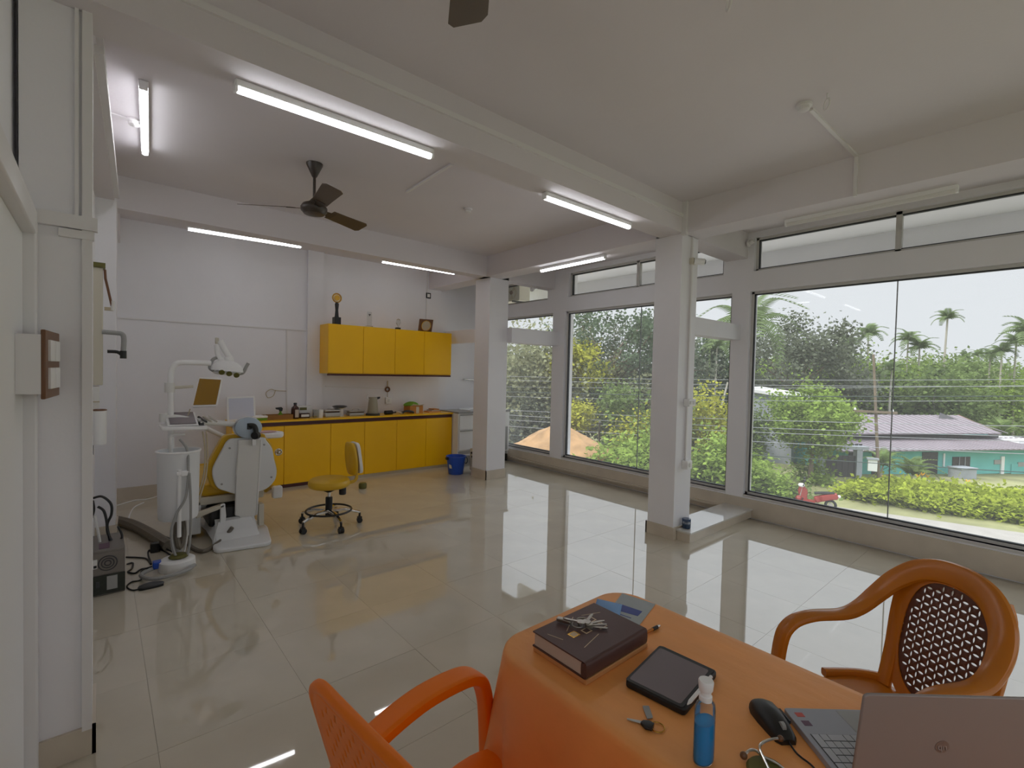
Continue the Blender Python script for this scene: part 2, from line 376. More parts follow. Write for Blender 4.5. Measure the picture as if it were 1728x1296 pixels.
struct('beam', MB().box((-.2, 5.36, ZB), (5.5, 5.55, H+.05)), M['ceil'])
struct('beam', MB().box((4.1, -3.85, ZB), (4.38, 6.95, H+.05)), M['ceil'])
p = MB(); lbox(p, 2.65, 6.95, -.2, -.012, ZB, H+.05); struct('beam', p, M['ceil'])
struct('beam', MB().box((4.39, 2.43, 1.965), (5.475, 2.6, 2.135)), M['wall'])
struct('beam', MB().box((4.5, 5.25, 1.97), (5.475, 5.45, 2.185)), M['wall'])
struct('beam', MB().box((4.43, 5.7, 1.99), (4.5, 6.95, 2.2)), M['wall'])
# skirtings
mb = MB(); mb.box((-.1, YB-.012, 0), (1.0, YB, .14)); struct('baseboard_back', mb, M['skirt'])
mb = MB(); lbox(mb, 5.118, 5.13, -.2, .012, 0, .2); lbox(mb, 5.12, 5.41, 0, .012, 0, .2); mb.box((-.3, 2.468, 0), (-.008, 2.48, .115)); mb.box((-.02, 2.468, 0), (-.008, 2.79, .115)); struct('baseboard_left', mb, M['skirt'])
mb = MB(); mb.box((XW-.012, -3.8, 0), (XW, 7.1, .2)); struct('baseboard_right', mb, M['skirt'])
struct('trim_1', MB().box((XW-.05, 2.56, .05), (XW-.012, 7.1, .075)), M['skirt'])
mb = MB(); z_ = .115
mb.box((4.088, 2.374, 0), (4.40, 2.386, z_)); mb.box((4.088, 2.386, 0), (4.1, 2.68, z_)); mb.box((4.088, 2.665, 0), (4.40, 2.677, z_)); mb.box((4.39, 2.374, 0), (4.402, 2.677, z_))
struct('trim_2', mb, M['skirt'])
mb = MB(); z_ = .13
mb.box((4.158, 5.348, 0), (4.52, 5.36, z_)); mb.box((4.158, 5.348, 0), (4.17, 5.71, z_)); mb.box((4.51, 5.36, 0), (4.522, 5.71, z_))
struct('trim_3', mb, M['skirt'])
struct('trim_4', MB().box((XW-.006, -.44, .215), (XW+.05, 2.34, .24)), M['frame'])
struct('trim_5', MB().box((XW-.006, 2.54, .215), (XW+.05, 5.13, .24)), M['frame'])
struct('trim_6', MB().box((XW-.006, 5.39, .215), (XW+.05, 6.95, .24)), M['frame'])
# marble topped kerb between near column and window wall
k = thing('kerb', None, None, (4.8, 2.38, 0)); k['kind'] = 'structure'
obj('kerb_side', MB().box((4.145, 2.24, 0), (5.46, 2.37, .085)).box((4.41, 2.37, 0), (5.46, 2.53, .085)), M['skirt'], k)
obj('kerb_top', MB().box((4.13, 2.222, .085), (5.47, 2.373, .1)).box((4.403, 2.373, .085), (5.47, 2.54, .1)), M['kerb'], k)
# door in the left wall beside the camera
d = thing('door_1', None, None, (-.2, 1.8, 0)); d['kind'] = 'structure'
obj('door_leaf', MB().box((-.262, 1.2, .01), (-.205, 2.42, 2.0)), M['white'], d, bevel=.004)
obj('door_frame', MB().box((-.262, 2.42, 0), (-.17, 2.48, 2.09)).box((-.262, 1.12, 0), (-.17, 1.2, 2.09)).box((-.262, 1.2, 2.0), (-.17, 2.42, 2.09)), M['trunk'], d, bevel=.006)
# canopy outside over the windows
struct('roof_overhang', MB().box((XW+T, -3, 3.2), (6.73, 7.4, 3.35)).box((6.65, -3, 2.9), (6.75, 7.4, 3.35)), M['wall'])

# ------------------------------------------------------------------ tube lights
def batten(label, a, b, up, sag=.0, group='fluorescent battens along the beams', lit=True):
    a, b = np.array(a), np.array(b); up = unit(up); t = unit(b-a); s = np.cross(t, up); c = (a+b)/2; L = np.linalg.norm(b-a)/2
    o = thing('tube_light', label, 'light', c, 0, group)
    obj('housing', MB().obox(c+up*.022, (t, s, up), (L+.012, .024, .016)), M['white'], o, bevel=.004)
    g = MB(); g.cyl(a, b, .019, n=12); obj('tube', g, M['tube'] if lit else M['offw'], o)
    if a[2] > 2.88 and a[2] < 3.0:
        for q in (.15, .85): r_ = a+(b-a)*q; obj('bracket', MB().box((r_[0]-.012, 5.552, r_[2]+.018), (r_[0]+.012, r_[1]+.01, r_[2]+.03)), M['white'], o)
    for q in (a-t*.008, b+t*.008): obj('end_cap', MB().obox(q+up*.008, (t, s, up), (.008, .02, .024)), M['white'], o, bevel=.003)
    return o
UP = V(0, 0, 1)
zt = ZB-.038
def tb(u0, v0, u1, v1, z): return PZ(u0, v0, z), PZ(u1, v1, z)
batten('longest lit tube light under the near cross beam, towards the upper left', *tb(401, 150, 726, 263, zt), UP)
batten('lit tube light under the near cross beam, beside the near column top', *tb(920, 333, 1061, 383, zt), UP)
batten('lit tube light on the far cross beam, above the dental chair side', *tb(318, 386, 507, 416, 2.9), UP)
batten('lit tube light on the far cross beam above the yellow wall cabinets', *tb(645, 441, 766, 461, 2.9), UP)
batten('lit tube light along the window side beam, between the two columns', *tb(914, 457, 1020, 435, zt), UP)
batten('lit tube light on the ceiling at the left wall, pointing towards the window-less corner', *tb(242, 148, 245, 258, H-.04), UP)
a, b = PZ(1315, 370, 2.84), PZ(1605, 308, 2.84)
batten('unlit white tube light under the window side beam, above the large right window', (4.36, a[1], 2.836), (4.36, b[1], 2.836), UP, lit=False)

# ------------------------------------------------------------------ ceiling fans, hooks, roses, conduits
def fan(label, hub, ph, zc, r=.58):
    o = thing('ceiling_fan', label, 'fan', hub)
    x, y, z = hub
    obj('canopy', MB().lathe([(.012, -.11), (.02, -.1), (.06, -.015), (.062, 0)], (x, y, zc), 20), M['fan'], o)
    obj('downrod', MB().cyl((x, y, z+.05), (x, y, zc-.08), .011), M['fan'], o)
    obj('motor', MB().lathe([(.03, -.05), (.075, -.045), (.098, -.02), (.1, .005), (.085, .03), (.04, .05), (.02, .075)], (x, y, z), 28), M['fan'], o)
    for k in range(3):
        a_ = ph+k*2*pi/3; dr = V(math.cos(a_), math.sin(a_), 0); sd = V(-math.sin(a_), math.cos(a_), 0)
        tl = V(0, 0, -1)*.3
        w0, w1 = .055, .07
        pts = [V(x, y, z)+dr*q+(sd+tl)*w for q, w in ((.16, -w0), (.3, -w0-.004), (r-.03, -w1), (r, -w1+.02), (r+.005, w1-.02), (r-.02, w1), (.3, w0+.004), (.16, w0))]
        bl = obj('blade', MB().prism(pts, (0, 0, .004)), M['fanb'], o)
        obj('bracket', MB().prism([V(x, y, z-.004)+dr*q+(sd+tl)*w for q, w in ((.08, -.02), (.2, -.035), (.2, .035), (.08, .02))], (0, 0, .004)), M['fan'], bl)
    return o
fan('brown three-blade ceiling fan hanging beyond the near cross beam, between two tube lights', tuple(PZ(530, 352, 2.80)), math.radians(25), H, .55)
fan('brown ceiling fan at top edge of the picture with one blade showing', (.70, .97, 2.80), math.radians(58), H)
def hook(label, p):
    p = np.array(p); g = MB(); g.cyl(p, p-V(0, 0, .03), .005, n=8); g.torus(p-V(0, 0, .058), .028, .005, V(.7, .7, 0), V(0, 0, 1))
    one('ceiling_hook', label, 'hook', g, M['trunk'], 'ring hooks in the ceiling')
hook('pale ring hook in the ceiling at the top edge, right of the cropped fan blade', PZ(1231, -20, H)); hook('small ring hook in the ceiling beside the round ceiling rose', PZ(1396, 158, H))
def rose(label, p):
    o = thing('ceiling_rose', label, 'fitting', p)
    obj('base', MB().lathe([(.042, 0), (.042, -.014), (.034, -.018)], p, 18), M['trunk'], o); obj('cap', MB().lathe([(.03, -.018), (.03, -.034), (.02, -.04)], p, 18), M['trunk'], o)
rose('round white ceiling rose at the end of a conduit in the right ceiling bay', PZ(1357, 176, H))
rose('small round ceiling rose on the far ceiling bay, right of the fan', PZ(790, 352, H))
rose('white ceiling rose next to the short tube light in the left corner', PZ(226, 202, H))
def conduit(label, P, w=.022, d=.014, nrm=None):
    g = MB(); P = [np.array(p, float) for p in P]
    for i in range(len(P)-1):
        t = unit(P[i+1]-P[i]); n_ = unit(nrm[i] if isinstance(nrm, list) else (nrm if nrm is not None else V(0, 0, 1)))
        g.obox((P[i]+P[i+1])/2, (t, np.cross(t, n_), n_), (np.linalg.norm(P[i+1]-P[i])/2+w/2, w/2, d))
    one('cable_conduit', label, 'conduit', g, M['trunk'], 'white surface conduits')
Z1 = V(0, 0, 1)
q = PZ(1440, 256, H)
conduit('white conduit crossing the right ceiling bay from the rose to the window side beam', [PZ(1370, 184, H), (4.09, q[1], H)], nrm=Z1)
conduit('white conduit running down the window side beam face to the unlit tube', [(4.095, q[1], H), (4.095, q[1], ZB)], nrm=V(1, 0, 0))
conduit('white conduit on the far ceiling bay leading from the near beam to the hook', [PZ(762, 276, H), PZ(688, 322, H)], nrm=Z1)
conduit('white conduit along the top of the near cross beam front face', [(.0, 2.372, 3.02), (4.08, 2.372, 3.02)], .03, .008, V(0, 1, 0))
conduit('white conduit down the right face of the near column joining two switch boxes', [(4.262, 2.38, ZB-.02), (4.262, 2.38, .72)], nrm=V(0, 1, 0))
conduit('vertical white conduit on the right corner of the left pier', [(-.035, 2.474, 3.1), (-.035, 2.474, .12)], .03, .01, V(0, 1, 0))
conduit('second vertical conduit on the left pier beneath the cross beam', [(-.065, 2.474, 3.1), (-.065, 2.474, 2.1)], .012, .008, V(0, 1, 0))
conduit('horizontal white casing across the left pier at door head height', [(-.17, 2.47, 2.075), (-.03, 2.47, 2.075)], .05, .014, V(0, 1, 0))
conduit('thinner casing just under the horizontal casing of the left pier', [(-.1, 2.472, 2.03), (-.03, 2.472, 2.03)], .03, .012, V(0, 1, 0))
conduit('long white conduit high on the left beam above the dental corner', [(lx(2.7), 2.7, 3.0), (lx(5.1), 5.1, 3.0)], nrm=V(1, 0, 0))
conduit('lower white conduit along the underside of the left beam', [(lx(2.8), 2.8, 2.9), (lx(5.1), 5.1, 2.9)], .03, .02, V(1, 0, 0))
conduit('thin horizontal conduit across the back wall left of the wall cabinets', [(.1, YB-.008, 2.045), (2.17, YB-.008, 2.05)], .014, .008, V(0, 1, 0))
conduit('thin vertical conduit dropping down the back wall behind the wall hook cable', [PY(484, 556, YB-.008), PY(484, 700, YB-.008)], .014, .008, V(0, 1, 0))
conduit('double horizontal conduit on the back wall under the wall cabinets', [PY(550, 652, YB-.006), PY(648, 656, YB-.006)], .012, .006, V(0, 1, 0))
conduit('thin vertical conduit from the small framed socket down to the wall cabinets', [PY(722, 450, YB-.006), PY(719, 545, YB-.006)], .012, .006, V(0, 1, 0))
conduit('corner junction trunking where near column meets both beams', [(4.09, 2.36, H), (4.09, 2.36, ZB)], .05, .02, V(1, 0, 0))
conduit('stub conduit from the left corner wall to the ceiling rose by the short tube', [PZ(176, 186, H), PZ(218, 200, H)], .02, .01, Z1)
# boxes on the near column, camera, lamp holder
def boxon(label, c, h, m='white', cat='switch box', name='switch_box', front=None, nrm=V(0, -1, 0), knob=0):
    c = np.array(c, float); o = thing(name, label, cat, c)
    ax = (V(1, 0, 0), V(0, 1, 0), V(0, 0, 1)) if abs(nrm[1]) else (V(0, 1, 0), V(1, 0, 0), V(0, 0, 1))
    obj('back_box', MB().obox(c, ax, h), M[m], o, bevel=.004)
    for i in range(knob):
        q_ = c+nrm*(h[1]+.003)+ax[0]*(i-(knob-1)/2)*h[0]*.9
        obj('switch', MB().obox(q_, ax, (h[0]*.35, .004, h[2]*.45)), M['offw'], o, bevel=.002)
    return o
boxon('upper white switch box on the right face of the near column', (4.275, 2.356, 1.295), (.062, .03, .035), knob=2)
boxon('lower white socket box on the near column, above the kerb', (4.262, 2.356, .70), (.045, .03, .04), knob=1)
boxon('white socket box on the back wall between beaker jug and green cloth', PY(655, 676, YB-.02), (.045, .02, .05), knob=1)
c = V(4.262, 2.34, 2.635); o = thing('security_camera', 'small white bullet camera high on the near column', 'camera', c)
obj('mount', MB().obox(c+V(0, .025, 0), (V(1, 0, 0), V(0, 1, 0), Z1), (.03, .02, .03)), M['cream'], o, bevel=.004)
obj('body', MB().cyl(c+V(0, .01, 0), c+V(.06, -.06, -.01), .03, n=18), M['white'], o); obj('lens', MB().cyl(c+V(.058, -.058, -.0095), c+V(.066, -.068, -.011), .02, n=16), M['black'], o)
for u, v, k_, lab in ((1262, 411, 'a', 'white lamp holder on the cross beam beside the right transom'), (897, 488, 'b', 'white lamp holder by the far transom near the outdoor unit')):
    p = PY(u, v, 2.36) if k_ == 'a' else PY(u, v, 5.34)
    o = thing('lamp_holder', lab, 'lamp holder', p)
    obj('base', MB().lathe([(.035, .02), (.035, 0)], p, 16, ax=(V(1, 0, 0), V(0, 0, 1), V(0, -1, 0))), M['trunk'], o); obj('socket', MB().lathe([(.022, .02), (.024, .06), (.014, .062)], p, 16, ax=(V(1, 0, 0), V(0, .5, 1), V(0, -1, .3))), M['trunk'], o)
# switchboard by the door
c = V(-.166, 2.33, 1.535)
o = thing('switchboard', 'brown framed switchboard with four white switches on the left pier', 'switchboard', c)
ax = (unit(PY(96, 615, 2.46)-PY(72, 615, 2.2)), V(0, 0, 1)); nn = unit(np.cross(ax[0], ax[1]))
if nn[0] < 0: nn = -nn
A0, A1 = PY(72, 615, 2.2), PY(97, 615, 2.46); mid = (A0+A1)/2; hw = np.linalg.norm(A1-A0)/2
obj('back_box', MB().obox(mid-nn*.035, (ax[0], ax[1], nn), (hw, .098, .03)), M['trunk'], o)
obj('front_plate', MB().obox(mid, (ax[0], ax[1], nn), (hw, .115, .006)), M['brown'], o, bevel=.003)
for i in (-1, 1):
    for j in (-1, 1):
        s_ = obj('switch', MB().obox(mid+ax[0]*i*hw*.36+ax[1]*j*.047+nn*.008, (ax[0], ax[1], nn), (hw*.3, .036, .006)), M['white'], o, bevel=.002)
# framed socket on back wall
p = PY(723, 499, YB-.006); o = thing('wall_socket', 'small square white socket in a dark frame high on the back wall', 'socket', p)
obj('frame', MB().obox(p, (V(1, 0, 0), V(0, 1, 0), Z1), (.042, .006, .045)), M['black'], o); obj('plate', MB().obox(p-V(0, .006, 0), (V(1, 0, 0), V(0, 1, 0), Z1), (.024, .006, .027)), M['white'], o)
# looped cable and hanging ribbon on back wall
g = MB(); g.tube(smooth([PY(484, 660, YB-.01), PY(466, 659, YB-.012), PY(457, 657, YB-.02), PY(449, 663, YB-.03), PY(452, 671, YB-.03), PY(461, 668, YB-.02), PY(465, 658, YB-.02)], 5), .005, 6)
one('wall_cable', 'looped beige cable end hanging on the back wall above the wooden tray', 'cable', g, M['darkb'])
p = PY(654, 657, YB-.012); o = thing('hanging_scope', 'dark ring on a ribbon hanging under the wall cabinets', 'instrument', p)
obj('ring', MB().torus(p, .032, .012, V(1, 0, 0), Z1, 20), M['brown'], o); obj('ribbon', MB().box(p+V(-.012, -.004, .035), p+V(.008, .0, .13)), M['darkb'], o); obj('cord', MB().cyl(p+V(0, 0, -.035), PY(654, 670, YB-.01), .004, n=6), M['darkb'], o)

# ------------------------------------------------------------------ yellow cabinets
YF = 6.47; DX = [1.2, 1.78, 2.37, 2.85, 3.345, 3.84, 4.315]
who = ['under the wooden tray, behind the dental chair', 'under the brown bottle, left of the stool', 'directly behind the stool backrest', 'under the second steel box, right of the stool', 'under the black tools and jug', 'at the right end, beside the blue bucket']
for i in range(6):
    a, b = DX[i], DX[i+1]
    o = thing('base_cabinet', 'yellow base cabinet unit '+who[i], 'cabinet', ((a+b)/2, YF+.2, 0), 0, 'yellow base cabinets')
    obj('carcass', MB().box((a+.001, YF+.02, .05), (b-.001, YB-.06, .795)), M['yel'], o)
    obj('door', MB().box((a+.0025, YF, .045), (b-.0025, YF+.018, .79)), M['yel'], o, bevel=.002)
    obj('plinth', MB().box((a, YF+.012, 0), (b, YF+.03, .043)), M['maroon'] if i < 2 else M['darkb'], o)
o = thing('worktop', 'long yellow worktop with maroon front edge on the base cabinets', 'worktop', (2.75, YF+.2, .796))
obj('top', MB().box((1.19, YF-.012, .845), (4.325, YB-.055, .868)), M['yel'], o)
obj('edge_strip', MB().box((1.2, YF+.004, .797), (4.315, YF+.02, .844)), M['maroon'], o)
UXs = [2.335, 2.83, 3.32, 3.81, 4.31]; YU = 6.52
who = ['under the gold trophy', 'under the clear tall award', 'under the small crystal award', 'under the round plaque']
for i in range(4):
    a, b = UXs[i], UXs[i+1]
    o = thing('wall_cabinet', 'yellow wall cabinet unit '+who[i], 'cabinet', ((a+b)/2, YU+.2, 1.44), 0, 'yellow wall cabinets')
    obj('carcass', MB().box((a+.001, YU+.02, 1.465), (b-.001, YB-.055, 2.14)), M['yel'], o)
    obj('door', MB().box((a+.0025, YU, 1.475), (b-.0025, YU+.018, 2.14)), M['yel'], o, bevel=.002)
    obj('bottom_strip', MB().box((a, YU+.006, 1.44), (b, YU+.03, 1.465)), M['maroon'], o)
# trophies on top
p = PY(568, 548, 6.6); p[2] = 2.14; x, y, z = p
o = thing('trophy', 'gold disc trophy on a black stand on the first wall cabinet', 'trophy', p)
obj('base', MB().box((x-.045, y-.045, z), (x+.045, y+.045, z+.1)), M['black'], o, bevel=.004)
obj('stem', MB().lathe([(.03, .1), (.026, .12), (.02, .2), (.028, .28), (.018, .3)], p, 12), M['black'], o)
obj('ring', MB().torus(p+V(0, 0, .365), .058, .01, V(1, 0, 0), Z1), M['brass'], o)
obj('medal', MB().cyl(p+V(0, -.012, .365), p+V(0, .012, .365), .04, n=24), M['brass'], o)
p = PY(623, 551, 6.6); p[2] = 2.14; x, y, z = p
o = thing('award', 'clear tall acrylic award on the second wall cabinet', 'award', p)
obj('plate', MB().box((x-.035, y-.006, z+.02), (x+.035, y+.006, z+.22)), M['clear'], o, bevel=.003); obj('base', MB().box((x-.045, y-.03, z), (x+.045, y+.03, z+.02)), M['clear'], o)
obj('emblem', MB().prism([(x-.02, y-.008, z+.19), (x+.02, y-.008, z+.19), (x, y-.008, z+.155)], (0, -.002, 0)), M['dgrey'], o)
p = PY(672, 555, 6.6); p[2] = 2.14; x, y, z = p
o = thing('award', 'small crystal award on a black block on the third wall cabinet', 'award', p)
obj('base', MB().box((x-.035, y-.03, z), (x+.025, y+.03, z+.03)), M['black'], o); obj('crystal', MB().lathe([(.01, .03), (.014, .06), (.04, .1), (.03, .145), (.004, .165)], p, 8), M['clear'], o, flat=True)
p = PY(718, 560, 6.62); p[2] = 2.14
o = thing('plaque', 'brown plaque with a round cream disc on the rightmost wall cabinet', 'plaque', p)
c = p+V(0, 0, .1); sk = (unit((1, 0, .02)), unit((0, 1, .25)), unit((0, -.25, 1)))
obj('board', MB().obox(c, sk, (.12, .008, .1)), M['brown'], o, bevel=.002)
obj('disc', MB().cyl(c-sk[1]*.008, c-sk[1]*.015, .082, n=28), M['darkb'], o); obj('disc_rim', MB().torus(c-sk[1]*.014, .08, .006, sk[0], sk[2], 28), M['brass'], o)
obj('lines', MB().box(c+V(-.04, -.018, .02), c+V(.04, -.017, .028)).box(c+V(-.03, -.018, -.0), c+V(.03, -.017, .006)), M['grey'], o, kind='stuff')
# things standing on the worktop
ZT = .868
def wt(u, v): return V(PY(u, v, 6.6)[0], 6.6, ZT)
p = V(1.52, 6.6, ZT); x, y, z = p
o = thing('lidded_tub', 'white tub with green base at the left end of the worktop', 'tub', p)
obj('tub', MB().box((x-.08, y-.06, z), (x+.08, y+.06, z+.03)), M['green'], o, bevel=.006); obj('lid', MB().box((x-.085, y-.065, z+.03), (x+.085, y+.065, z+.058)), M['white'], o, bevel=.006)
p = wt(469, 703); x, y, z = p
o = thing('wooden_tray', 'long brown wooden tray box beside the brown bottle', 'tray', p)
g = MB(); g.box((x-.17, y-.05, z), (x+.17, y+.1, z+.01)).box((x-.17, y-.05, z+.01), (x+.17, y-.038, z+.06)).box((x-.17, y+.088, z+.01), (x+.17, y+.1, z+.06)).box((x-.17, y-.038, z+.01), (x-.158, y+.088, z+.06)).box((x+.158, y-.038, z+.01), (x+.17, y+.088, z+.06))
obj('box', g, mat('wood_tray', (150, 104, 44), .6, var=.1, vscale=8), o)
p2 = p+V(.04, .04, .012)
o = thing('spray_nozzle_bottle', 'small bottle with black trigger head standing in the wooden tray', 'bottle', p2)
obj('body', MB().lathe([(.028, 0), (.028, .05), (.012, .07), (.012, .09)], p2, 14), M['green'], o); obj('trigger_head', MB().prism([p2+V(-.06, -.012, .135), p2+V(-.055, -.012, .115), p2+V(-.015, -.012, .105), p2+V(-.015, -.012, .088), p2+V(.02, -.012, .088), p2+V(.028, -.012, .125), p2+V(.01, -.012, .142)], (0, .024, 0)), M['black'], o, bevel=.004)
p = wt(498, 704); x, y, z = p
o = thing('brown_bottle', 'dark brown glass bottle with a pale label on the worktop', 'bottle', p)
obj('glass', MB().lathe([(.046, 0), (.05, .006), (.05, .12), (.045, .145), (.022, .165), (.018, .18), (.018, .19)], p, 20), M['bottle'], o); obj('cap', MB().lathe([(.021, .185), (.021, .205), (.016, .208)], p, 16), M['black'], o)
obj('bottle_label', MB().box((x-.015, y-.053, z+.02), (x+.03, y-.049, z+.12)), M['paper'], o)
p = wt(513, 704); x, y, z = p
o = thing('card_box', 'small dark box with a white printed front beside the brown bottle', 'box', p)
obj('box', MB().box((x-.05, y-.0, z), (x+.075, y+.08, z+.065)), M['bottle'], o, bevel=.003); obj('front_label', MB().box((x-.035, y-.003, z+.018), (x+.065, y, z+.05)), M['white'], o)
p = wt(512, 700)+V(.02, .13, 0); x, y, z = p
o = thing('glove_box', 'white and cream glove box behind the brown bottle', 'box', p)
obj('box', MB().box((x-.09, y-.04, z), (x+.12, y+.07, z+.155)), M['offw'], o, bevel=.004); obj('opening', MB().box((x-.04, y-.043, z+.1), (x+.05, y-.04, z+.135)), M['olive'], o)
p = wt(533, 698); x, y, z = p
one('glass_beaker', 'clear glass beaker left of the white cup', 'beaker', MB().lathe([(.04, 0), (.042, .11), (.039, .11), (.037, .004), (.001, .004)], p, 18), M['clear'])
p = wt(540, 704); x, y, z = p
one('white_cup', 'white cylindrical cup beside the first steel box', 'cup', MB().lathe([(.036, 0), (.042, .105), (.04, .107), (.038, .1), (.034, .01), (.001, .01)], p, 20), M['white'])
def steelbox(u0, u1, v, lab, h):
    a, b = wt(u0, v), wt(u1, v); o = thing('steel_box', lab, 'box', (a+b)/2, 0, 'steel instrument boxes')
    x0, x1, y = a[0], b[0], a[1]
    obj('body', MB().box((x0, y, ZT), (x1, y+.14, ZT+h*.62)), M['steel'], o, bevel=.006)
    obj('recess', MB().box((x0+.01, y-.002, ZT+h*.62), (x1-.01, y+.13, ZT+h*.72)), M['bottle'], o)
    obj('lid', MB().box((x0-.005, y-.006, ZT+h*.74), (x1+.005, y+.145, ZT+h)), M['steel'], o, bevel=.006)
    obj('handle', MB().tube(smooth([V((x0+x1)/2-.05, y+.06, ZT+h), V((x0+x1)/2-.035, y+.06, ZT+h+.018), V((x0+x1)/2+.035, y+.06, ZT+h+.018), V((x0+x1)/2+.05, y+.06, ZT+h)], 4), .004, 6), M['steel'], o)
steelbox(549, 574, 702, 'left steel instrument box with dark band, next to the white cup', .1)
steelbox(590, 615, 701, 'right steel instrument box with dark band, next to the jug', .075)
p = wt(577, 697)+V(0, .08, 0); x, y, z = p
o = thing('stacked_dish', 'white pedestal with a dark shallow dish behind the left steel box', 'dish', p)
obj('stand', MB().lathe([(.06, 0), (.05, .01), (.045, .1), (.085, .115), (.09, .12)], p, 20), M['offw'], o); obj('dish', MB().lathe([(.04, .12), (.1, .135), (.1, .14), (.06, .15), (.001, .15)], p, 20), M['dgrey'], o)
p = wt(629, 699); x, y, z = p
o = thing('water_jug', 'grey beige tapered jug with lid and spout on the worktop', 'jug', p)
obj('body', MB().lathe([(.078, 0), (.08, .01), (.06, .24), (.058, .262), (.052, .262), (.05, .24), (.001, .23)], p, 24), mat('jug_grey', (158, 150, 128), .35), o)
obj('spout', MB().prism([p+V(.035, -.02, .262), p+V(.11, -.012, .268), p+V(.105, -.01, .242), p+V(.052, -.016, .226)], (0, .035, 0)), M['dgrey'], o, bevel=.004)
obj('handle', MB().tube(smooth([p+V(-.056, 0, .23), p+V(-.09, 0, .245), p+V(-.085, 0, .28), p+V(-.07, 0, .305)], 5), .009, 8), M['offw'], o); obj('base_ring', MB().lathe([(.1, 0), (.102, .02), (.09, .03)], p, 24), M['dgrey'], o)
for i, (u, v, lab) in enumerate(((655, 698, 'round dark tool roll at the left of the tool row'), (668, 698, 'dark pliers with pale handles in the tool row'), (687, 698, 'curved dark tool in front of the carton'))):
    p = wt(u, v); x, y, z = p; o = thing('hand_tool', lab, 'tool', p, 0, 'dark tools on the worktop')
    if i == 0:
        obj('roll', MB().cyl((x-.05, y, z+.03), (x+.07, y+.02, z+.03), .03, n=14), M['black'], o); obj('end_knob', MB().sphere((x+.075, y+.02, z+.025), .022), M['dgrey'], o)
    elif i == 1:
        for s in (-1, 1):
            obj('handle', MB().tube(smooth([p+V(.0, 0, .03), p+V(.03, s*.02, .035), p+V(.09, s*.03, .012)], 5), .011, 8), M['cream'], o); obj('jaw', MB().tube([p+V(0, 0, .03), p+V(-.05, s*.006, .02)], [.014, .006], 8), M['black'], o)
    else:
        obj('body', MB().tube(smooth([p+V(-.08, 0, .018), p+V(-.02, -.01, .04), p+V(.07, -.02, .03), p+V(.1, -.02, .01)], 6), .017, 10), M['dgrey'], o); obj('tip', MB().sphere(p+V(-.085, 0, .018), .018), M['black'], o)
p = wt(703, 697); x, y, z = p
o = thing('carton', 'open brown cardboard carton holding a green cloth', 'carton', p)
g = MB(); x0, x1, y0, y1 = x-.115, x+.115, y+.005, y+.2
g.box((x0, y0, z), (x1, y0+.006, z+.115)).box((x0, y1-.006, z), (x1, y1, z+.115)).box((x0, y0+.006, z), (x0+.006, y1-.006, z+.115)).box((x1-.006, y0+.006, z), (x1, y1-.006, z+.115)).box((x0+.006, y0+.006, z), (x1-.006, y1-.006, z+.006))
obj('box', g, M['carton'], o); obj('tape', MB().box((x-.005, y0-.002, z+.0), (x+.045, y0, z+.1)), M['cream'], o)
g = MB()
for i in range(2):
    b_ = [(x0+.02, y0, z+.115), (x1, y0, z+.118), (x1+.01, y0-.02, z+.14), (x+.03, y0-.03, z+.125), (x0+.05, y0-.02, z+.145)] if i == 0 else [(x1, y0+.02, z+.115), (x1, y1, z+.115), (x1+.05, y1, z+.12), (x1+.04, y0+.03, z+.1)]
    g.prism(b_, (0, .002, .003))
obj('flap', g, M['cream'], o, kind='stuff')
rows = []
for j in range(6):
    r = j/5; rows.append([V(x-.03+(.14-.02*r)*math.cos(a)*math.cos(r*1.5), y+.12+.1*math.sin(a)*math.cos(r*1.5), z+.105+.07*math.sin(r*1.5)+.008*math.sin(5*a+j)) for a in [2*pi*k_/18 for k_ in range(18)]])
one('green_cloth', 'crumpled green cloth bundled on top of the brown carton', 'cloth', MB().loft(rows), M['green'], sub=1)
p = wt(736, 696); x, y, z = p
for i, (w, h0, h1, m_) in enumerate(((.13, 0, .02, 'tan'), (.1, .021, .038, 'paper'), (.085, .039, .055, 'carton'))):
    one('paper_pad', ['bottom tan folder of the small stack at the right worktop end', 'pale pad in the middle of the small stack', 'brown notepad on top of the small stack'][i], 'paper', MB().box((x-w+.02*i, y, z+h0), (x+w*.7, y+.16, z+h1)), M[m_])
# white light panel standing at the left end
c = PY(407, 692, 6.62); c[2] = ZT+.15
o = thing('light_panel', 'white framed panel screen standing behind the dental headrest', 'panel', (c[0], c[1], ZT))
tl = unit((.0, .2, 1)); sd = unit((1, 0, .03)); nn = np.cross(sd, tl)
obj('frame', MB().obox(c, (sd, nn, tl), (.155, .012, .15)), M['white'], o, bevel=.006)
obj('screen', MB().obox(c-nn*.012, (sd, nn, tl), (.135, .003, .128)) if nn[1] > 0 else MB().obox(c+nn*.012, (sd, nn, tl), (.135, .003, .128)), mat('panel_screen', (206, 210, 226), .3), o)
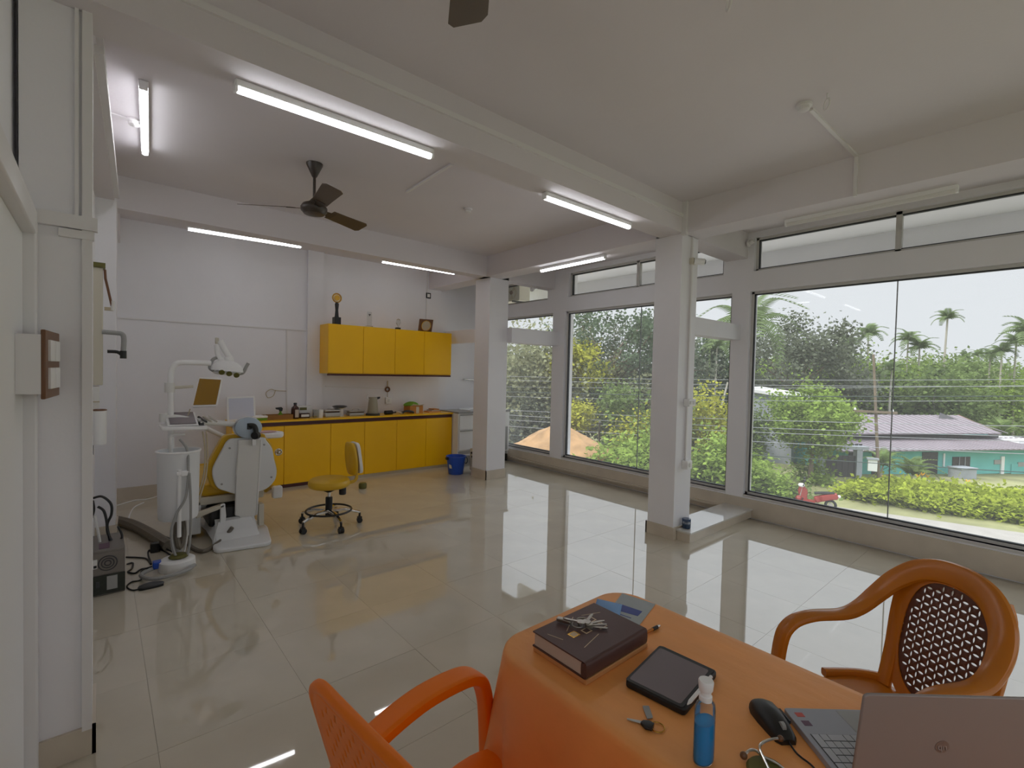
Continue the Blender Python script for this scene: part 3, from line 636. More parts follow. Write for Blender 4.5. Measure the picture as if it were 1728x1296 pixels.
# white drawer unit behind the far column
o = thing('drawer_unit', 'white drawer unit with grey lower panel behind the far column', 'cabinet', (4.85, 6.45, 0))
obj('carcass', MB().box((4.33, 6.32, .18), (5.4, 6.34, .86)).box((4.33, 6.34, .18), (4.345, 6.85, .86)).box((5.385, 6.34, .12), (5.4, 6.85, .86)), M['white'], o)
obj('worktop', MB().box((4.325, 6.3, .86), (5.41, 6.86, .885)), M['grey'], o)
for z0, z1 in ((.6, .84), (.27, .585)):
    d_ = obj('drawer', MB().box((4.35, 6.30, z0), (4.98, 6.32, z1)), M['white'], o, bevel=.004); obj('handle', MB().box((4.36, 6.29, z1-.012), (4.97, 6.30, z1)), M['grey'], d_)
d_ = obj('drawer', MB().box((5.02, 6.30, .63), (5.36, 6.32, .84)), M['white'], o, bevel=.004)
obj('side_panel', MB().box((5.02, 6.306, .2), (5.36, 6.32, .6)), M['grey'], o); obj('foot', MB().box((4.34, 6.34, 0), (4.38, 6.4, .18)), M['black'], o); obj('foot', MB().box((5.35, 6.34, 0), (5.39, 6.4, .12)), M['black'], o)
obj('bottom_rail', MB().box((4.345, 6.315, .2), (5.0, 6.325, .25)), M['grey'], o)
p = PZ(795, 693, .885)
one('grey_tray', 'flat grey tray lying on the white drawer unit', 'tray', MB().box((4.6, 6.36, .885), (5.2, 6.7, .9)).box((4.6, 6.36, .9), (5.2, 6.37, .915)).box((4.6, 6.69, .9), (5.2, 6.7, .915)), M['lgrey'])
p = V(5.08, 7.095, 1.39); o = thing('towel_rail', 'thin chrome towel rail on the bright corner wall', 'rail', p)
obj('bar', MB().cyl((4.96, 7.06, 1.39), (5.4, 7.06, 1.39), .008, n=10), M['chrome'], o)
for x_ in (4.97, 5.39): obj('post', MB().cyl((x_, 7.1, 1.39), (x_, 7.055, 1.39), .012, n=10), M['chrome'], o)
# bucket and water box
p = PZ(769, 799, 0); x, y, z = p
o = thing('bucket', 'blue plastic bucket on the floor at the cabinet end', 'bucket', p)
obj('pail', MB().lathe([(.105, 0), (.11, .005), (.143, .25), (.152, .25), (.153, .268), (.14, .268), (.137, .25), (.104, .012), (.001, .01)], p, 28), M['bucket'], o)
obj('bail_handle', MB().tube(smooth([p+V(.15, 0, .25), p+V(.185, -.02, .22), p+V(.19, -.03, .17), p+V(.165, -.03, .14), p+V(.15, -.02, .15)], 5), .006, 8), M['black'], o)
obj('ear', MB().box(p+V(-.175, -.02, .225), p+V(-.145, .02, .26)), M['black'], o); obj('sticker', MB().prism([p+V(-.137, -.035, .1), p+V(-.115, -.07, .1), p+V(-.125, -.068, .15), p+V(-.142, -.03, .16)], (-.004, -.004, 0)), M['cream'], o)
p = V(4.37, 5.86, 0); x, y, z = p
o = thing('water_filter', 'cream box water filter with black taps beside the far column', 'appliance', p)
obj('body', MB().box((x-.06, y-.12, .03), (x+.2, y+.1, .36)), M['cream'], o, bevel=.012); obj('top_cap', MB().box((x-.03, y-.1, .36), (x+.17, y+.08, .4)), M['cream'], o, bevel=.01)
obj('tap', MB().box((x-.13, y-.06, .3), (x-.055, y-.02, .33)), M['black'], o, bevel=.006); obj('tap', MB().box((x-.12, y-.06, .24), (x-.055, y-.02, .27)), M['black'], o, bevel=.006); obj('foot', MB().box((x-.06, y-.125, 0), (x+.06, y-.04, .03)), M['black'], o); obj('foot', MB().box((x+.1, y, 0), (x+.19, y+.09, .03)), M['black'], o)
# rubber stop block on floor
p = PZ(612, 824, 0); one('floor_knob', 'small dark rubber block lying on the floor right of the stool', 'block', MB().lathe([(.045, 0), (.05, .015), (.05, .055), (.042, .07), (.001, .07)], p, 16), M['olive'])
# jar on the kerb
p = PZ(1158, 891, .1); o = thing('jar', 'small dark blue jar standing on the marble kerb by near column', 'jar', p)
obj('glass', MB().lathe([(.036, 0), (.04, .006), (.04, .06), (.036, .068)], p, 20), M['clear'], o); obj('paint', MB().lathe([(.035, .004), (.037, .008), (.037, .045), (.001, .045)], p, 20), M['jar'], o); obj('lid', MB().lathe([(.039, .066), (.041, .068), (.041, .09), (.038, .093), (.001, .093)], p, 20), M['jar'], o)

# ------------------------------------------------------------------ stool
SX, SY = 1.705, 4.68
o = thing('operator_stool', 'yellow round stool with chrome wheels and small backrest', 'stool', (SX, SY, 0)); P = lambda x, y, z: V(SX+x, SY+y, z)
obj('seat', MB().lathe([(.03, .375), (.15, .375), (.19, .39), (.198, .42), (.19, .455), (.15, .478), (.001, .47)], (SX, SY, 0), 32), M['yvinyl'], o, sub=1)
obj('seat_plate', MB().lathe([(.02, .33), (.05, .345), (.075, .375)], (SX, SY, 0), 20), M['black'], o)
obj('piston', MB().cyl(P(0, 0, .27), P(0, 0, .36), .014), M['chrome'], o); obj('column', MB().lathe([(.033, .1), (.033, .28), (.028, .285)], (SX, SY, 0), 20), M['black'], o)
obj('lever_knob', MB().lathe([(.03, .305), (.034, .31), (.034, .37)], (SX+.11, SY-.06, 0), 16), M['black'], o)
obj('foot_ring', MB().torus(P(0, 0, .155), .21, .01, n=36), M['black'], o)
for k in range(5):
    a = math.radians(200+72*k); dr = V(math.cos(a), math.sin(a), 0)
    l_ = obj('leg', MB().sweep([P(0, 0, .15)+dr*.02, P(0, 0, .15)+dr*.15, P(0, 0, .105)+dr*.29], [.045, .04, .028], [.035, .03, .024], (0, 0, 1)), M['chrome'], o)
    c_ = P(0, 0, 0)+dr*.29; sd = V(-dr[1], dr[0], 0)
    obj('caster', MB().cyl(c_+sd*.022+V(0, 0, .027), c_+sd*.006+V(0, 0, .027), .027, n=16).cyl(c_-sd*.022+V(0, 0, .027), c_-sd*.006+V(0, 0, .027), .027, n=16).cyl(c_+V(0, 0, .03), c_+V(0, 0, .1), .011, n=8).box(c_-V(.018, .018, -.03), c_+V(.018, .018, .062)), M['black'], l_, kind='stuff')
bx = SX+.22
obj('back_bar', MB().sweep(smooth([P(.14, .02, .392), P(.25, .02, .40), P(.285, .02, .44), P(.265, .02, .52), P(.245, .02, .62)], 5), .035, .009, (0, 1, 0)), M['yvinyl'], o)
rows = []
for q in range(9):
    t = q/8; z = .47+.34*t; hw = .13*math.sin(pi*(.12+.8*t))**.5+.015; cx = .245-.03*t
    rows.append([P(cx-.028-.05*math.cos(s_*pi/2)*.4, .02+hw*s_*.95-.02, z) for s_ in np.linspace(-1, 1, 9)]+[P(cx+.005, .02+hw*s_*.95-.02, z) for s_ in np.linspace(1, -1, 9)])
obj('backrest', MB().loft(rows), M['yvinyl'], o, sub=1)
g = MB(); g.prism(poly_round([P(.236, -.09, .8), P(.236, .11, .8), P(.272, .13, .49), P(.272, -.11, .49)], .25), (.034, 0, 0)); obj('back_shell', g, M['lgrey'], o, bevel=.006)

# ------------------------------------------------------------------ dental chair
o = thing('dental_chair', 'grey and yellow dental chair seen from behind its backrest', 'dental chair', (.93, 4.9, 0))
def bp(u, v, y=4.85): return PY(u, v, y)
base = poly_round([PZ(360, 936, 0), PZ(459, 921, 0), PZ(457, 898, 0)+V(0, .12, 0), V(1.12, 5.55, 0), V(.72, 5.55, 0), PZ(357, 905, 0)], .16)
obj('base_plate', MB().prism(base, (0, 0, .035)), M['lgrey'], o, bevel=.01)
obj('base_riser', MB().prism([V(.74, 4.72, .035), V(1.1, 4.72, .035), V(1.06, 4.86, .16), V(.80, 4.86, .16)], (0, .5, 0)).prism([V(.76, 4.70, .035), V(1.09, 4.70, .035), V(1.09, 4.90, .17), V(.78, 4.90, .17)], (0, .02, .0)), M['lgrey'], o, kind='stuff')
obj('lift_arm', MB().box((.74, 4.93, .1), (1.07, 5.4, .27)), M['black'], o, bevel=.02)
obj('side_box', MB().prism([V(.54, 5.0, .04), V(.69, 5.0, .04), V(.69, 5.0, .33), V(.6, 5.0, .33)], (0, .35, 0)), M['lgrey'], o, bevel=.008)
obj('side_strut', MB().prism([bp(371, 903), bp(379, 905), bp(382, 870), bp(380, 850), bp(372, 852)], (0, .03, 0)), M['lgrey'], o, bevel=.006)
obj('right_strut', MB().box(bp(437, 888), bp(446, 850)+V(0, .08, 0)), M['cream'], o, bevel=.006)
obj('seat_frame', MB().box((.66, 5.0, .29), (1.2, 5.9, .36)), M['cream'], o, bevel=.01)
obj('seat_cushion', MB().prism(poly_round([V(.66, 5.02, .36), V(1.22, 5.02, .36), V(1.2, 6.0, .36), V(.74, 6.0, .36)], .15), (0, 0, .12)), M['yvinyl'], o, bevel=.03, seg=3)
obj('leg_rest', MB().prism(poly_round([V(.76, 5.98, .42), V(1.17, 5.98, .42), V(1.12, 6.3, .3), V(.82, 6.3, .3)], .2), (0, 0, .08)), M['yvinyl'], o, bevel=.02)
sh = [(384, 743), (399, 739), (443, 738), (449, 743), (459, 757), (463, 775), (468, 795), (465, 812), (452, 826), (436, 832), (430, 836), (402, 836), (385, 831), (369, 825), (361, 810), (359, 795), (363, 782), (374, 760)]
def lean(p, k=.12, z0=.45): return p+V(0, -(p[2]-z0)*k+.03, 0)
out = smooth([lean(bp(u, v)) for u, v in sh], 4, closed=True)
obj('back_shell', MB().prism(out, (0, .035, 0)), M['lgrey'], o, bevel=.012, seg=3)
cx = sum(p[0] for p in out)/len(out); cz = sum(p[2] for p in out)/len(out)
cush = [V(cx+(p[0]-cx)*1.09-.012, p[1]+.035, cz+(p[2]-cz)*1.06+.012) for p in out]
obj('back_cushion', MB().prism(cush, (0, .09, 0)), M['yvinyl'], o, bevel=.03, seg=3)
sp = [(401, 741), (438, 740), (437, 800), (434, 872), (422, 874), (418, 878), (408, 878), (404, 873), (398, 872), (398, 800)]
spn = obj('spine_cover', MB().prism([lean(bp(u, v))-V(0, .03, 0) for u, v in sp], (0, .035, 0)), M['offw'], o, bevel=.008)
obj('spine_edge', MB().prism([lean(bp(u, v))-V(0, .034, 0) for u, v in ((437.5, 742), (439.5, 742), (436, 870), (434, 870))], (0, .02, 0)), M['white'], spn)
for u, v in ((387, 756), (445, 750), (375, 818), (459, 806)):
    c_ = lean(bp(u, v)); obj('screw', MB().cyl(c_-V(0, .006, 0), c_+V(0, .004, 0), .009, n=10), M['grey'], o)
hp = lean(bp(417.5, 721))
hd = obj('headrest', MB().lathe([(.001, -.05), (.085, -.046), (.107, -.03), (.112, 0), (.1, .03), (.001, .04)], hp, 30, sx=1, sy=.84, ax=(V(1, 0, 0), V(0, 0, 1), V(0, 1, 0))), M['bluegrey'], o)
obj('headrest_cushion', MB().lathe([(.001, .03), (.11, .034), (.116, .055), (.1, .075), (.001, .08)], hp, 30, sy=.86, ax=(V(1, 0, 0), V(0, 0, 1), V(0, 1, 0))), M['lgrey'], hd)
g = MB(); q = V(hp[0], hp[1]-.06, hp[2])
g.tube(smooth([q+V(0, .01, .025), q+V(.03, -.01, .02), q+V(.045, -.015, -.02), q+V(.04, -.01, -.075)], 5), .022, 10); obj('headrest_joint', g, M['black'], o)
obj('joint_knob', MB().cyl(q+V(.03, -.03, -.065), q+V(.06, .0, -.065), .034, n=14), M['black'], o); obj('joint_plate', MB().box(q+V(-.02, 0, -.01), q+V(.015, .02, .045)), M['black'], o, bevel=.004)
obj('neck_bar', MB().box(q+V(.025, .02, -.16), q+V(.055, .035, -.06)), M['steel'], o)
for s, u, v in ((0, 346, 846), (1, 469, 831)):
    c_ = PY(u, v, 5.1); a_ = obj('armrest', MB().prism(poly_round([c_+V(-.045, 0, -.06), c_+V(.045, 0, -.06), c_+V(.045, 0, .06), c_+V(-.045, 0, .06)], .2), (0, .06, 0)), M['white'], o, bevel=.01)
    obj('armrest_bar', MB().tube(smooth([c_+V(0, .06, 0), c_+V(.0, .2, .02), c_+V(.04 if s == 0 else -.04, .3, -.04)], 4), .02, 8), M['yvinyl'], a_)
obj('side_arm', MB().prism([bp(329, 868), bp(380, 850), bp(380, 856), bp(331, 876)], (0, .06, 0)), M['cream'], o, bevel=.01)
obj('dial', MB().torus(PY(470, 763, 5.3), .03, .008, V(1, 0, 0), Z1, 18).sphere(PY(470, 763, 5.3), .02), M['chrome'], o, kind='stuff')
# assistant tray
c_ = PY(455, 733, 5.15)
o = thing('side_tray', 'white oval instrument tray to the right of the headrest', 'tray', c_)
tr = poly_round([c_+V(-.22, -.08, -.03), c_+V(.09, -.1, -.03), c_+V(.14, .02, -.03), c_+V(.08, .14, -.03), c_+V(-.22, .14, -.03)], .25)
obj('tray', MB().prism(tr, (0, 0, .05)), M['white'], o, bevel=.012); obj('support_arm', MB().tube(smooth([c_+V(-.2, .05, -.03), c_+V(-.35, .12, -.02), c_+V(-.55, .1, .1)], 5), .022, 10), M['offw'], o)
one('tissue', 'crumpled pink tissue lying on the white oval tray', 'tissue', MB().sphere(c_+V(-.04, .02, .026), (.11, .07, .012), 14, 6), M['pinkt'])
# delivery unit: water bin, pole, lamp, monitor, tray
o = thing('dental_unit', 'white dental delivery unit with pole, tray and cylinder housing', 'dental unit', (.47, 4.5, 0)); x, y = .47, 4.5
obj('cylinder_housing', MB().lathe([(.02, .345), (.125, .35), (.132, .37), (.14, .86), (.145, .87), (.13, .875), (.125, .8), (.001, .78)], (x, y, 0), 30), M['tankm'], o)
obj('housing_rim', MB().torus((x, y, .875), .142, .008, n=30), M['white'], o)
obj('post', MB().cyl((x, y+.04, 0), (x, y+.04, .36), .03), M['grey'], o)
obj('drain_pipe', MB().cyl((x-.01, y-.15, .24), (x-.01, y-.14, .75), .014), M['white'], o)
obj('clip', MB().box((x-.0, y-.165, .70), (x+.05, y-.135, .74)), M['white'], o, bevel=.006); obj('clip', MB().box((x-.03, y-.165, .71), (x+.0, y-.135, .735)), M['white'], o, bevel=.006)
obj('spittoon_tap', MB().tube(smooth([V(x-.05, y, .86), V(x-.055, y, .97), V(x-.03, y, 1.0), V(x+.04, y-.01, 1.0)], 5), .012, 10), M['offw'], o)
obj('hand_hose', MB().tube(smooth([V(x+.0, y-.06, .97), V(x+.04, y-.1, .9), V(x+.045, y-.15, .78), V(x+.03, y-.165, .55), V(x-.03, y-.165, .42), V(x-.06, y-.16, .28), V(x-.03, y-.14, .1), V(x+.03, y-.14, .06), V(x+.06, y-.14, .2), V(x+.06, y-.165, .5), V(x+.05, y-.16, .72)], 6), .009, 8), M['grey'], o)
obj('hand_hose', MB().tube(smooth([V(x-.03, y-.05, .34), V(x-.05, y-.06, .2), V(x-.02, y-.06, .05), V(x+.02, y-.06, .05), V(x+.05, y-.05, .2), V(x+.05, y-.05, .34)], 6), .008, 8), M['offw'], o)
obj('hand_hose', MB().tube(smooth([V(x+.02, y-.02, .34), V(x+.03, y-.05, .24), V(x+.0, y-.09, .14), V(x-.02, y-.08, .24), V(x-.01, y-.04, .34)], 6), .02, 8), M['hose'], o)
YP = 4.62
pole = [PY(289, 757, YP), PY(288, 700, YP), PY(288, 645, YP), PY(289, 628, YP), PY(294, 617, YP), PY(304, 612, YP), PY(330, 612, YP), PY(356, 613, YP)]
obj('pole', MB().tube(smooth(pole, 5), .021, 12), M['white'], o)
obj('pole_joint', MB().cyl(PY(286.5, 662, YP), PY(286.5, 646, YP), .034), M['offw'], o)
obj('monitor_arm', MB().cyl(PY(294, 654, YP), PY(326, 652, YP), .012), M['cream'], o)
obj('unit_arm', MB().tube(smooth([PY(276, 704, YP), PY(300, 705, YP), PY(345, 712, YP), PY(400, 716, 4.9)], 5), .024, 10), M['offw'], o)
obj('arm_joint', MB().cyl(PY(276, 712, YP), PY(276, 698, YP), .03), M['offw'], o)
TRY = [PY(280, 726, 4.5), PY(350, 726, 4.5)]
a, b = TRY[0], TRY[1]; z = a[2]
obj('instrument_tray', MB().prism(poly_round([V(a[0]-.03, 4.46, z), V(b[0], 4.46, z-.01), V(b[0], 4.72, z-.01), V(a[0]-.03, 4.72, z)], .12), (0, 0, .03)), M['white'], o, bevel=.008)
pd_ = obj('control_panel', MB().prism([V(a[0]+.01, 4.48, z+.03), V(a[0]+.01, 4.7, z+.03), V(a[0]+.01, 4.7, z+.12), V(a[0]+.01, 4.48, z+.035)], (.2, 0, -.004)), M['white'], o, bevel=.005)
n_ = unit(np.cross(V(1, 0, 0), V(0, .22, .085))); cc = V(a[0]+.11, 4.59, z+.079)
obj('screen', MB().obox(cc+n_*.002, (V(1, 0, 0), unit(V(0, .22, .085)), n_), (.085, .1, .003)), M['screen'], pd_)
obj('tool_rest', MB().box((a[0]+.22, 4.52, z+.02), (b[0]-.02, 4.68, z+.045)), M['dgrey'], o, bevel=.004)
for i in range(4): obj('hand_piece', MB().tube([V(a[0]+.23+.035*i, 4.50, z+.05), V(a[0]+.2+.035*i, 4.68, z+.075)], [.007, .01], 8), [M['chrome'], M['black'], M['cream'], M['chrome']][i], o)
for i, (u0, u1, u2) in enumerate(((342, 346, 341), (348, 350, 345))):
    obj('hand_hose', MB().tube(smooth([PY(u0, 728, 4.5), PY(u1, 760, 4.5), PY(u2+3, 800, 4.5), PY(u2-8, 840, 4.52), PY(330, 862, 4.55)], 6), .006, 8), M['darkb'], o)
# monitor on its arm
o = thing('monitor', 'slanted white monitor on the dental pole with dark glossy screen', 'monitor', PY(345, 690, YP))
mo = [PY(335, 636, YP), PY(374, 638, YP), PY(362, 684, YP), PY(321, 686, YP)]; tw = V(0, -.12, 0)
mo = [mo[0], mo[1]+V(0, -.05, 0), mo[2]+V(0, -.05, 0)+V(0, -.06, 0), mo[3]+V(0, -.06, 0)]
nv = unit(np.cross(mo[1]-mo[0], mo[3]-mo[0])); nv = nv if nv[1] < 0 else -nv
c_ = sum(mo)/4
obj('casing', MB().prism(poly_round(mo, .08), -nv*.03), M['white'], o, bevel=.005)
obj('screen', MB().prism([c_+(p-c_)*.88+nv*.001 for p in mo], nv*.003), mat('monitor_amber_reflection', (150, 112, 30), .15), o)  # amber reflection of the yellow surroundings painted into the base colour
obj('cable', MB().tube(smooth([PY(321, 690, YP), PY(316, 704, YP), PY(312, 712, YP-.05)], 5), .004, 6), M['darkb'], o)
# operating lamp
YL = 4.75
o = thing('dental_lamp', 'white dental operating lamp with two handles above the monitor', 'lamp', PY(385, 640, YL))
obj('upper_arm', MB().tube([PY(371, 575, YL), PY(380, 592, YL), PY(389, 606, YL)], .024, 10), M['white'], o); obj('arm_bracket', MB().box(PY(364, 580, YL), PY(370, 570, YL)+V(0, .04, 0)), M['cream'], o, bevel=.005)
obj('lower_arm', MB().tube(smooth([PY(366, 582, YL), PY(367, 596, YL), PY(372, 606, YL), PY(386, 609, YL)], 5), .02, 10), M['white'], o)
obj('joint', MB().sphere(PY(386, 608, YL), .04), M['white'], o)
hc = PY(383, 624, YL)
obj('hood', MB().sphere(hc, (.125, .1, .085), 24, 12).xf(lambda p: V(p[0], p[1]-.02*(1 if p[2] < hc[2] else 0), hc[2]+max(p[2]-hc[2], -.012)-.25*(p[0]-hc[0])*.35)), M['white'], o)
obj('visor', MB().sphere(hc+V(0, -.02, -.022), (.11, .08, .025), 20, 8), M['lgrey'], o)
for i in range(3): obj('lens', MB().cyl(hc+V(-.055+.055*i, -.092, -.018-.012*i), hc+V(-.055+.055*i, -.101, -.024-.012*i), .022, n=16), M['olive'], o)
obj('handle', MB().tube(smooth([PY(372, 603, YL), PY(360, 606, YL), PY(354, 620, YL), PY(361, 626, YL)], 5), .014, 10), M['grey'], o)
obj('handle', MB().tube(smooth([PY(402, 631, YL), PY(410, 629, YL), PY(415, 620, YL), PY(419, 613, YL)], 5), .014, 10), M['grey'], o)
# foot controls, hoses and cables on the floor
p = V(.45, 4.36, 0); o = thing('foot_pedal', 'round white foot control with blue clip on the floor', 'pedal', p)
obj('body', MB().lathe([(.115, 0), (.12, .01), (.115, .07), (.1, .08), (.07, .08), (.001, .07)], p, 28), M['white'], o); obj('top_disc', MB().lathe([(.06, .08), (.065, .085), (.05, .1), (.001, .105)], p+V(.01, .02, 0), 20), M['olive'], o); obj('clip', MB().box(p+V(-.15, -.02, .03), p+V(-.09, .05, .08)), M['bucket'], o, bevel=.008)
obj('guard_bar', MB().tube(smooth([p+V(.1, -.09, .03), p+V(0, -.19, .03), p+V(-.16, -.2, .03), p+V(-.22, -.06, .03), p+V(-.1, .02, .04)], 6), .014, 8), M['grey'], o)
p = PZ(255, 991, 0); o = thing('foot_switch', 'small grey oval foot switch on the floor by the computer', 'switch', p)
obj('body', MB().sphere(p+V(0, 0, .015), (.075, .032, .022), 18, 8), M['dgrey'], o); obj('base', MB().prism(poly_round([p+V(-.07, -.03, 0), p+V(.07, -.03, 0), p+V(.07, .03, 0), p+V(-.07, .03, 0)], .3), (0, 0, .01)), M['black'], o)
def cable(lab, px, r, m, zs=None, name='cable', n=6):
    P_ = [PZ(u, v, (zs[i] if zs else r)) for i, (u, v) in enumerate(px)]
    one(name, lab, 'cable' if name == 'cable' else 'hose', MB().tube(smooth(P_, n), r, 8), M[m])
cable('thick grey suction hose lying on the floor towards the left wall', [(198, 878), (225, 886), (255, 902), (285, 921)], .045, 'hose', name='hose')
cable('bent grey drain hose from the dental unit to the chair base', [(310, 890), (318, 918), (340, 930), (360, 922), (380, 905), (392, 890)], .017, 'hose', [.06, .02, .017, .02, .05, .12], name='hose')
cable('black cable snaking between computer and foot control', [(213, 940), (245, 942), (255, 952), (250, 930), (270, 927), (290, 938)], .006, 'black')
cable('loose black cable loop beside the computer case', [(214, 952), (224, 950), (222, 960), (216, 965), (228, 967), (240, 960), (272, 957)], .006, 'black')
cable('black cable of the small oval foot switch', [(268, 953), (240, 962), (238, 978), (222, 982), (214, 990), (225, 996), (243, 991)], .005, 'black')
cable('white cable lying along the back wall skirting', [(197, 853), (225, 845), (250, 842), (275, 834)], .006, 'white'); cable('white cable curling on the floor by the left pilaster', [(217, 878), (220, 866), (228, 855), (243, 848)], .006, 'white')
cable('tangled thin black wires under the dental unit', [(262, 905), (275, 915), (268, 925), (285, 925), (290, 912), (276, 906), (270, 918), (292, 932)], .006, 'black', [.05, .06, .02, .02, .05, .06, .03, .02])
p = PZ(261, 931, 0); o = thing('power_adapter', 'black cube power adapter on the floor left of the unit', 'adapter', p)
obj('body', MB().box(p+V(-.03, -.03, 0), p+V(.03, .03, .075)), M['black'], o, bevel=.006); obj('cord_stub', MB().cyl(p+V(.03, 0, .04), p+V(.06, 0, .05), .008), M['black'], o)
# desktop computer lying at the left wall
x0, x1, y0 = -.13, .135, 4.13
o = thing('desktop_computer', 'desktop computer on the floor showing its rear panel, at the left wall', 'computer', (0, 4.3, 0))
obj('case', MB().box((x0, y0+.006, 0), (x1, y0+.4, .30)), M['pcg'], o, bevel=.004)
obj('rear_panel', MB().box((x0, y0-.002, .01), (x1, y0+.006, .135)), M['pcb'], o)
ps = obj('power_supply', MB().box((x0, y0-.002, .145), (x1-.01, y0+.006, .285)), M['pcg'], o, bevel=.002)
for r_ in (.016, .032, .048): obj('fan_grille', MB().torus((.045, y0-.004, .215), r_, .0035, V(1, 0, 0), Z1, 22, 6), M['dgrey'], ps)
obj('power_inlet', MB().box((-.03, y0-.006, .19), (-.008, y0, .25)), M['offw'], ps); obj('inlet_slot', MB().box((-.027, y0-.008, .195), (-.011, y0-.006, .212)), M['black'], ps)
obj('label_plate', MB().box((.04, y0-.005, .035), (.095, y0-.002, .125)), M['grey'], o)
for i in range(4): obj('port', MB().box((-.12+.035*i, y0-.005, .04+.02*(i % 2)), (-.1+.035*i, y0-.002, .1)), M['dgrey' if i % 2 else 'grey'], o)
obj('warning_sticker', MB().box((-.0, y0+.05, .3), (.055, y0+.17, .302)), M['mauve'], o)
# plugs and leads falling from the left wall to the computer
def lead(lab, P_, r, m): one('cable', lab, 'cable', MB().tube(smooth(P_, 6), r, 8), M[m])
yy = 4.35
lead('black mains lead hanging from wall plug to the computer, front one', [PY(156, 841, yy), PY(172, 838, yy), PY(187, 850, yy), PY(188, 868, yy), PY(181, 885, yy), PY(184, 905, yy), PY(189, 924, yy)], .008, 'black')
lead('black lead crossing behind the front mains lead', [PY(165, 855, yy), PY(175, 862, yy), PY(180, 880, yy), PY(182, 900, yy), PY(194, 922, yy)], .008, 'black')
lead('short black lead looping near the left pilaster foot', [PY(199, 888, yy), PY(206, 905, yy), PY(198, 915, yy), PY(184, 924, yy)], .007, 'black')
lead('pale lead hanging down the left wall behind the black leads', [PY(160, 870, yy), PY(167, 905, yy), PY(168, 920, yy), PY(160, 932, yy)], .008, 'offw')
lead('dark cable hanging on the left wall beneath the wall plug', [PY(155, 845, 4.4), PY(157, 860, 4.4), PY(153, 875, 4.4)], .012, 'black')
# wall mounted x-ray arm at the left wall
o = thing('wall_xray_unit', 'tall cream wall-mounted unit with bent grey arm on left wall', 'x-ray unit', (-.03, 4.6, 1.3)); yq = 4.6
a, b = PY(140, 448, yq), PY(175, 650, yq)
obj('column_cover', MB().box((a[0], yq, b[2]), (PY(174, 500, yq)[0], yq+.12, a[2])), M['cream'], o, bevel=.006)
obj('top_panel', MB().box((a[0], yq-.01, a[2]), (PY(178, 447, yq)[0], yq+.12, a[2]+.035)), M['olive'], o)
obj('stay_rod', MB().tube([PY(177, 455, yq), PY(178, 470, yq), PY(189, 517, yq)], .008, 8), M['brown'], o); obj('stay_bracket', MB().box(PY(176, 523, yq), PY(191, 519, yq)+V(0, .04, 0)), M['darkb'], o); obj('stay_hook', MB().cyl(PY(190, 524, yq), PY(191, 508, yq), .012), M['offw'], o)
obj('bent_arm', MB().tube(smooth([PY(172, 560, yq), PY(196, 562, yq), PY(206, 564, yq), PY(209, 572, yq), PY(208, 594, yq)], 5), .017, 10), M['grey'], o)
obj('arm_grip', MB().cyl(PY(208, 592, yq), PY(208, 605, yq), .02), M['black'], o); obj('grip_bar', MB().tube(smooth([PY(181, 593, yq), PY(198, 594, yq), PY(207, 600, yq)], 4), .012, 8), M['black'], o)
obj('lower_block', MB().box(PY(150, 690, yq), PY(168, 652, yq)+V(0, .1, 0)), M['offw'], o, bevel=.005); obj('lower_strip', MB().box(PY(152, 679, yq), PY(168, 677, yq)+V(0, -.01, 0)), M['darkb'], o)
o = thing('wall_holder', 'white cup holder with dark back plate low on the left wall', 'holder', PY(160, 750, 4.3))
obj('cup', MB().lathe([(.036, 0), (.04, .01), (.042, .23), (.036, .235)], PY(167, 750, 4.3), 18), M['white'], o); obj('back_plate', MB().box(PY(148, 768, 4.34), PY(158, 702, 4.34)+V(0, .02, 0)), M['black'], o); obj('cup_rim', MB().torus(PY(167, 750, 4.3)+V(0, 0, .235), .038, .005, n=18), M['brown'], o)

# ------------------------------------------------------------------ desk with cloth
TX0, TX1, TY0, TY1, TZ = .875, 1.475, -.45, 1.075, .75
o = thing('desk', 'wooden desk hidden beneath the orange tablecloth', 'table', ((TX0+TX1)/2, .3, 0))
obj('desk_top', MB().prism(poly_round([V(TX0+.012, TY0+.012, .715), V(TX1-.012, TY0+.012, .715), V(TX1-.012, TY1-.012, .715), V(TX0+.012, TY1-.012, .715)], .2), (0, 0, .029)), M['wood'], o)
for x_ in (TX0+.08, TX1-.08):
    for y_ in (TY0+.09, TY1-.09): obj('leg', MB().box((x_-.025, y_-.025, 0), (x_+.025, y_+.025, .714)), M['wood'], o)
def outline(r, n=14):
    P_ = []; rc = .10
    cs = [(TX1-rc, TY0+rc, -pi/2), (TX1-rc, TY1-rc, 0), (TX0+rc, TY1-rc, pi/2), (TX0+rc, TY0+rc, pi)]
    for i, (cx, cy_, a0) in enumerate(cs):
        for k_ in range(n): a = a0+(pi/2)*k_/(n-1); P_.append(((cx+math.cos(a)*rc, cy_+math.sin(a)*rc), (math.cos(a), math.sin(a))))
        nx = cs[(i+1) % 4]; a = a0+pi/2; q0 = V(cx+math.cos(a)*rc, cy_+math.sin(a)*rc); q1 = V(nx[0]+math.cos(a)*rc, nx[1]+math.sin(a)*rc)
        for k_ in range(1, 24): t = k_/24; q = q0+(q1-q0)*t; P_.append(((q[0], q[1]), (math.cos(a), math.sin(a))))
    return P_
OL = outline(0); rows = []; NC = len(OL); cen = V((TX0+TX1)/2, (TY0+TY1)/2)
for sc in (.02, .35, .7, .93, .985): rows.append([V(*(cen+(V(*p)-cen)*sc), TZ+.0015) for p, n_ in OL])
prof = [(-.004, .751), (.002, .749), (.007, .743), (.01, .73), (.013, .69), (.018, .62), (.024, .52), (.03, .42), (.034, .34)]
acc = [0]
for i in range(1, NC): acc.append(acc[-1]+math.dist(OL[i][0], OL[i-1][0]))
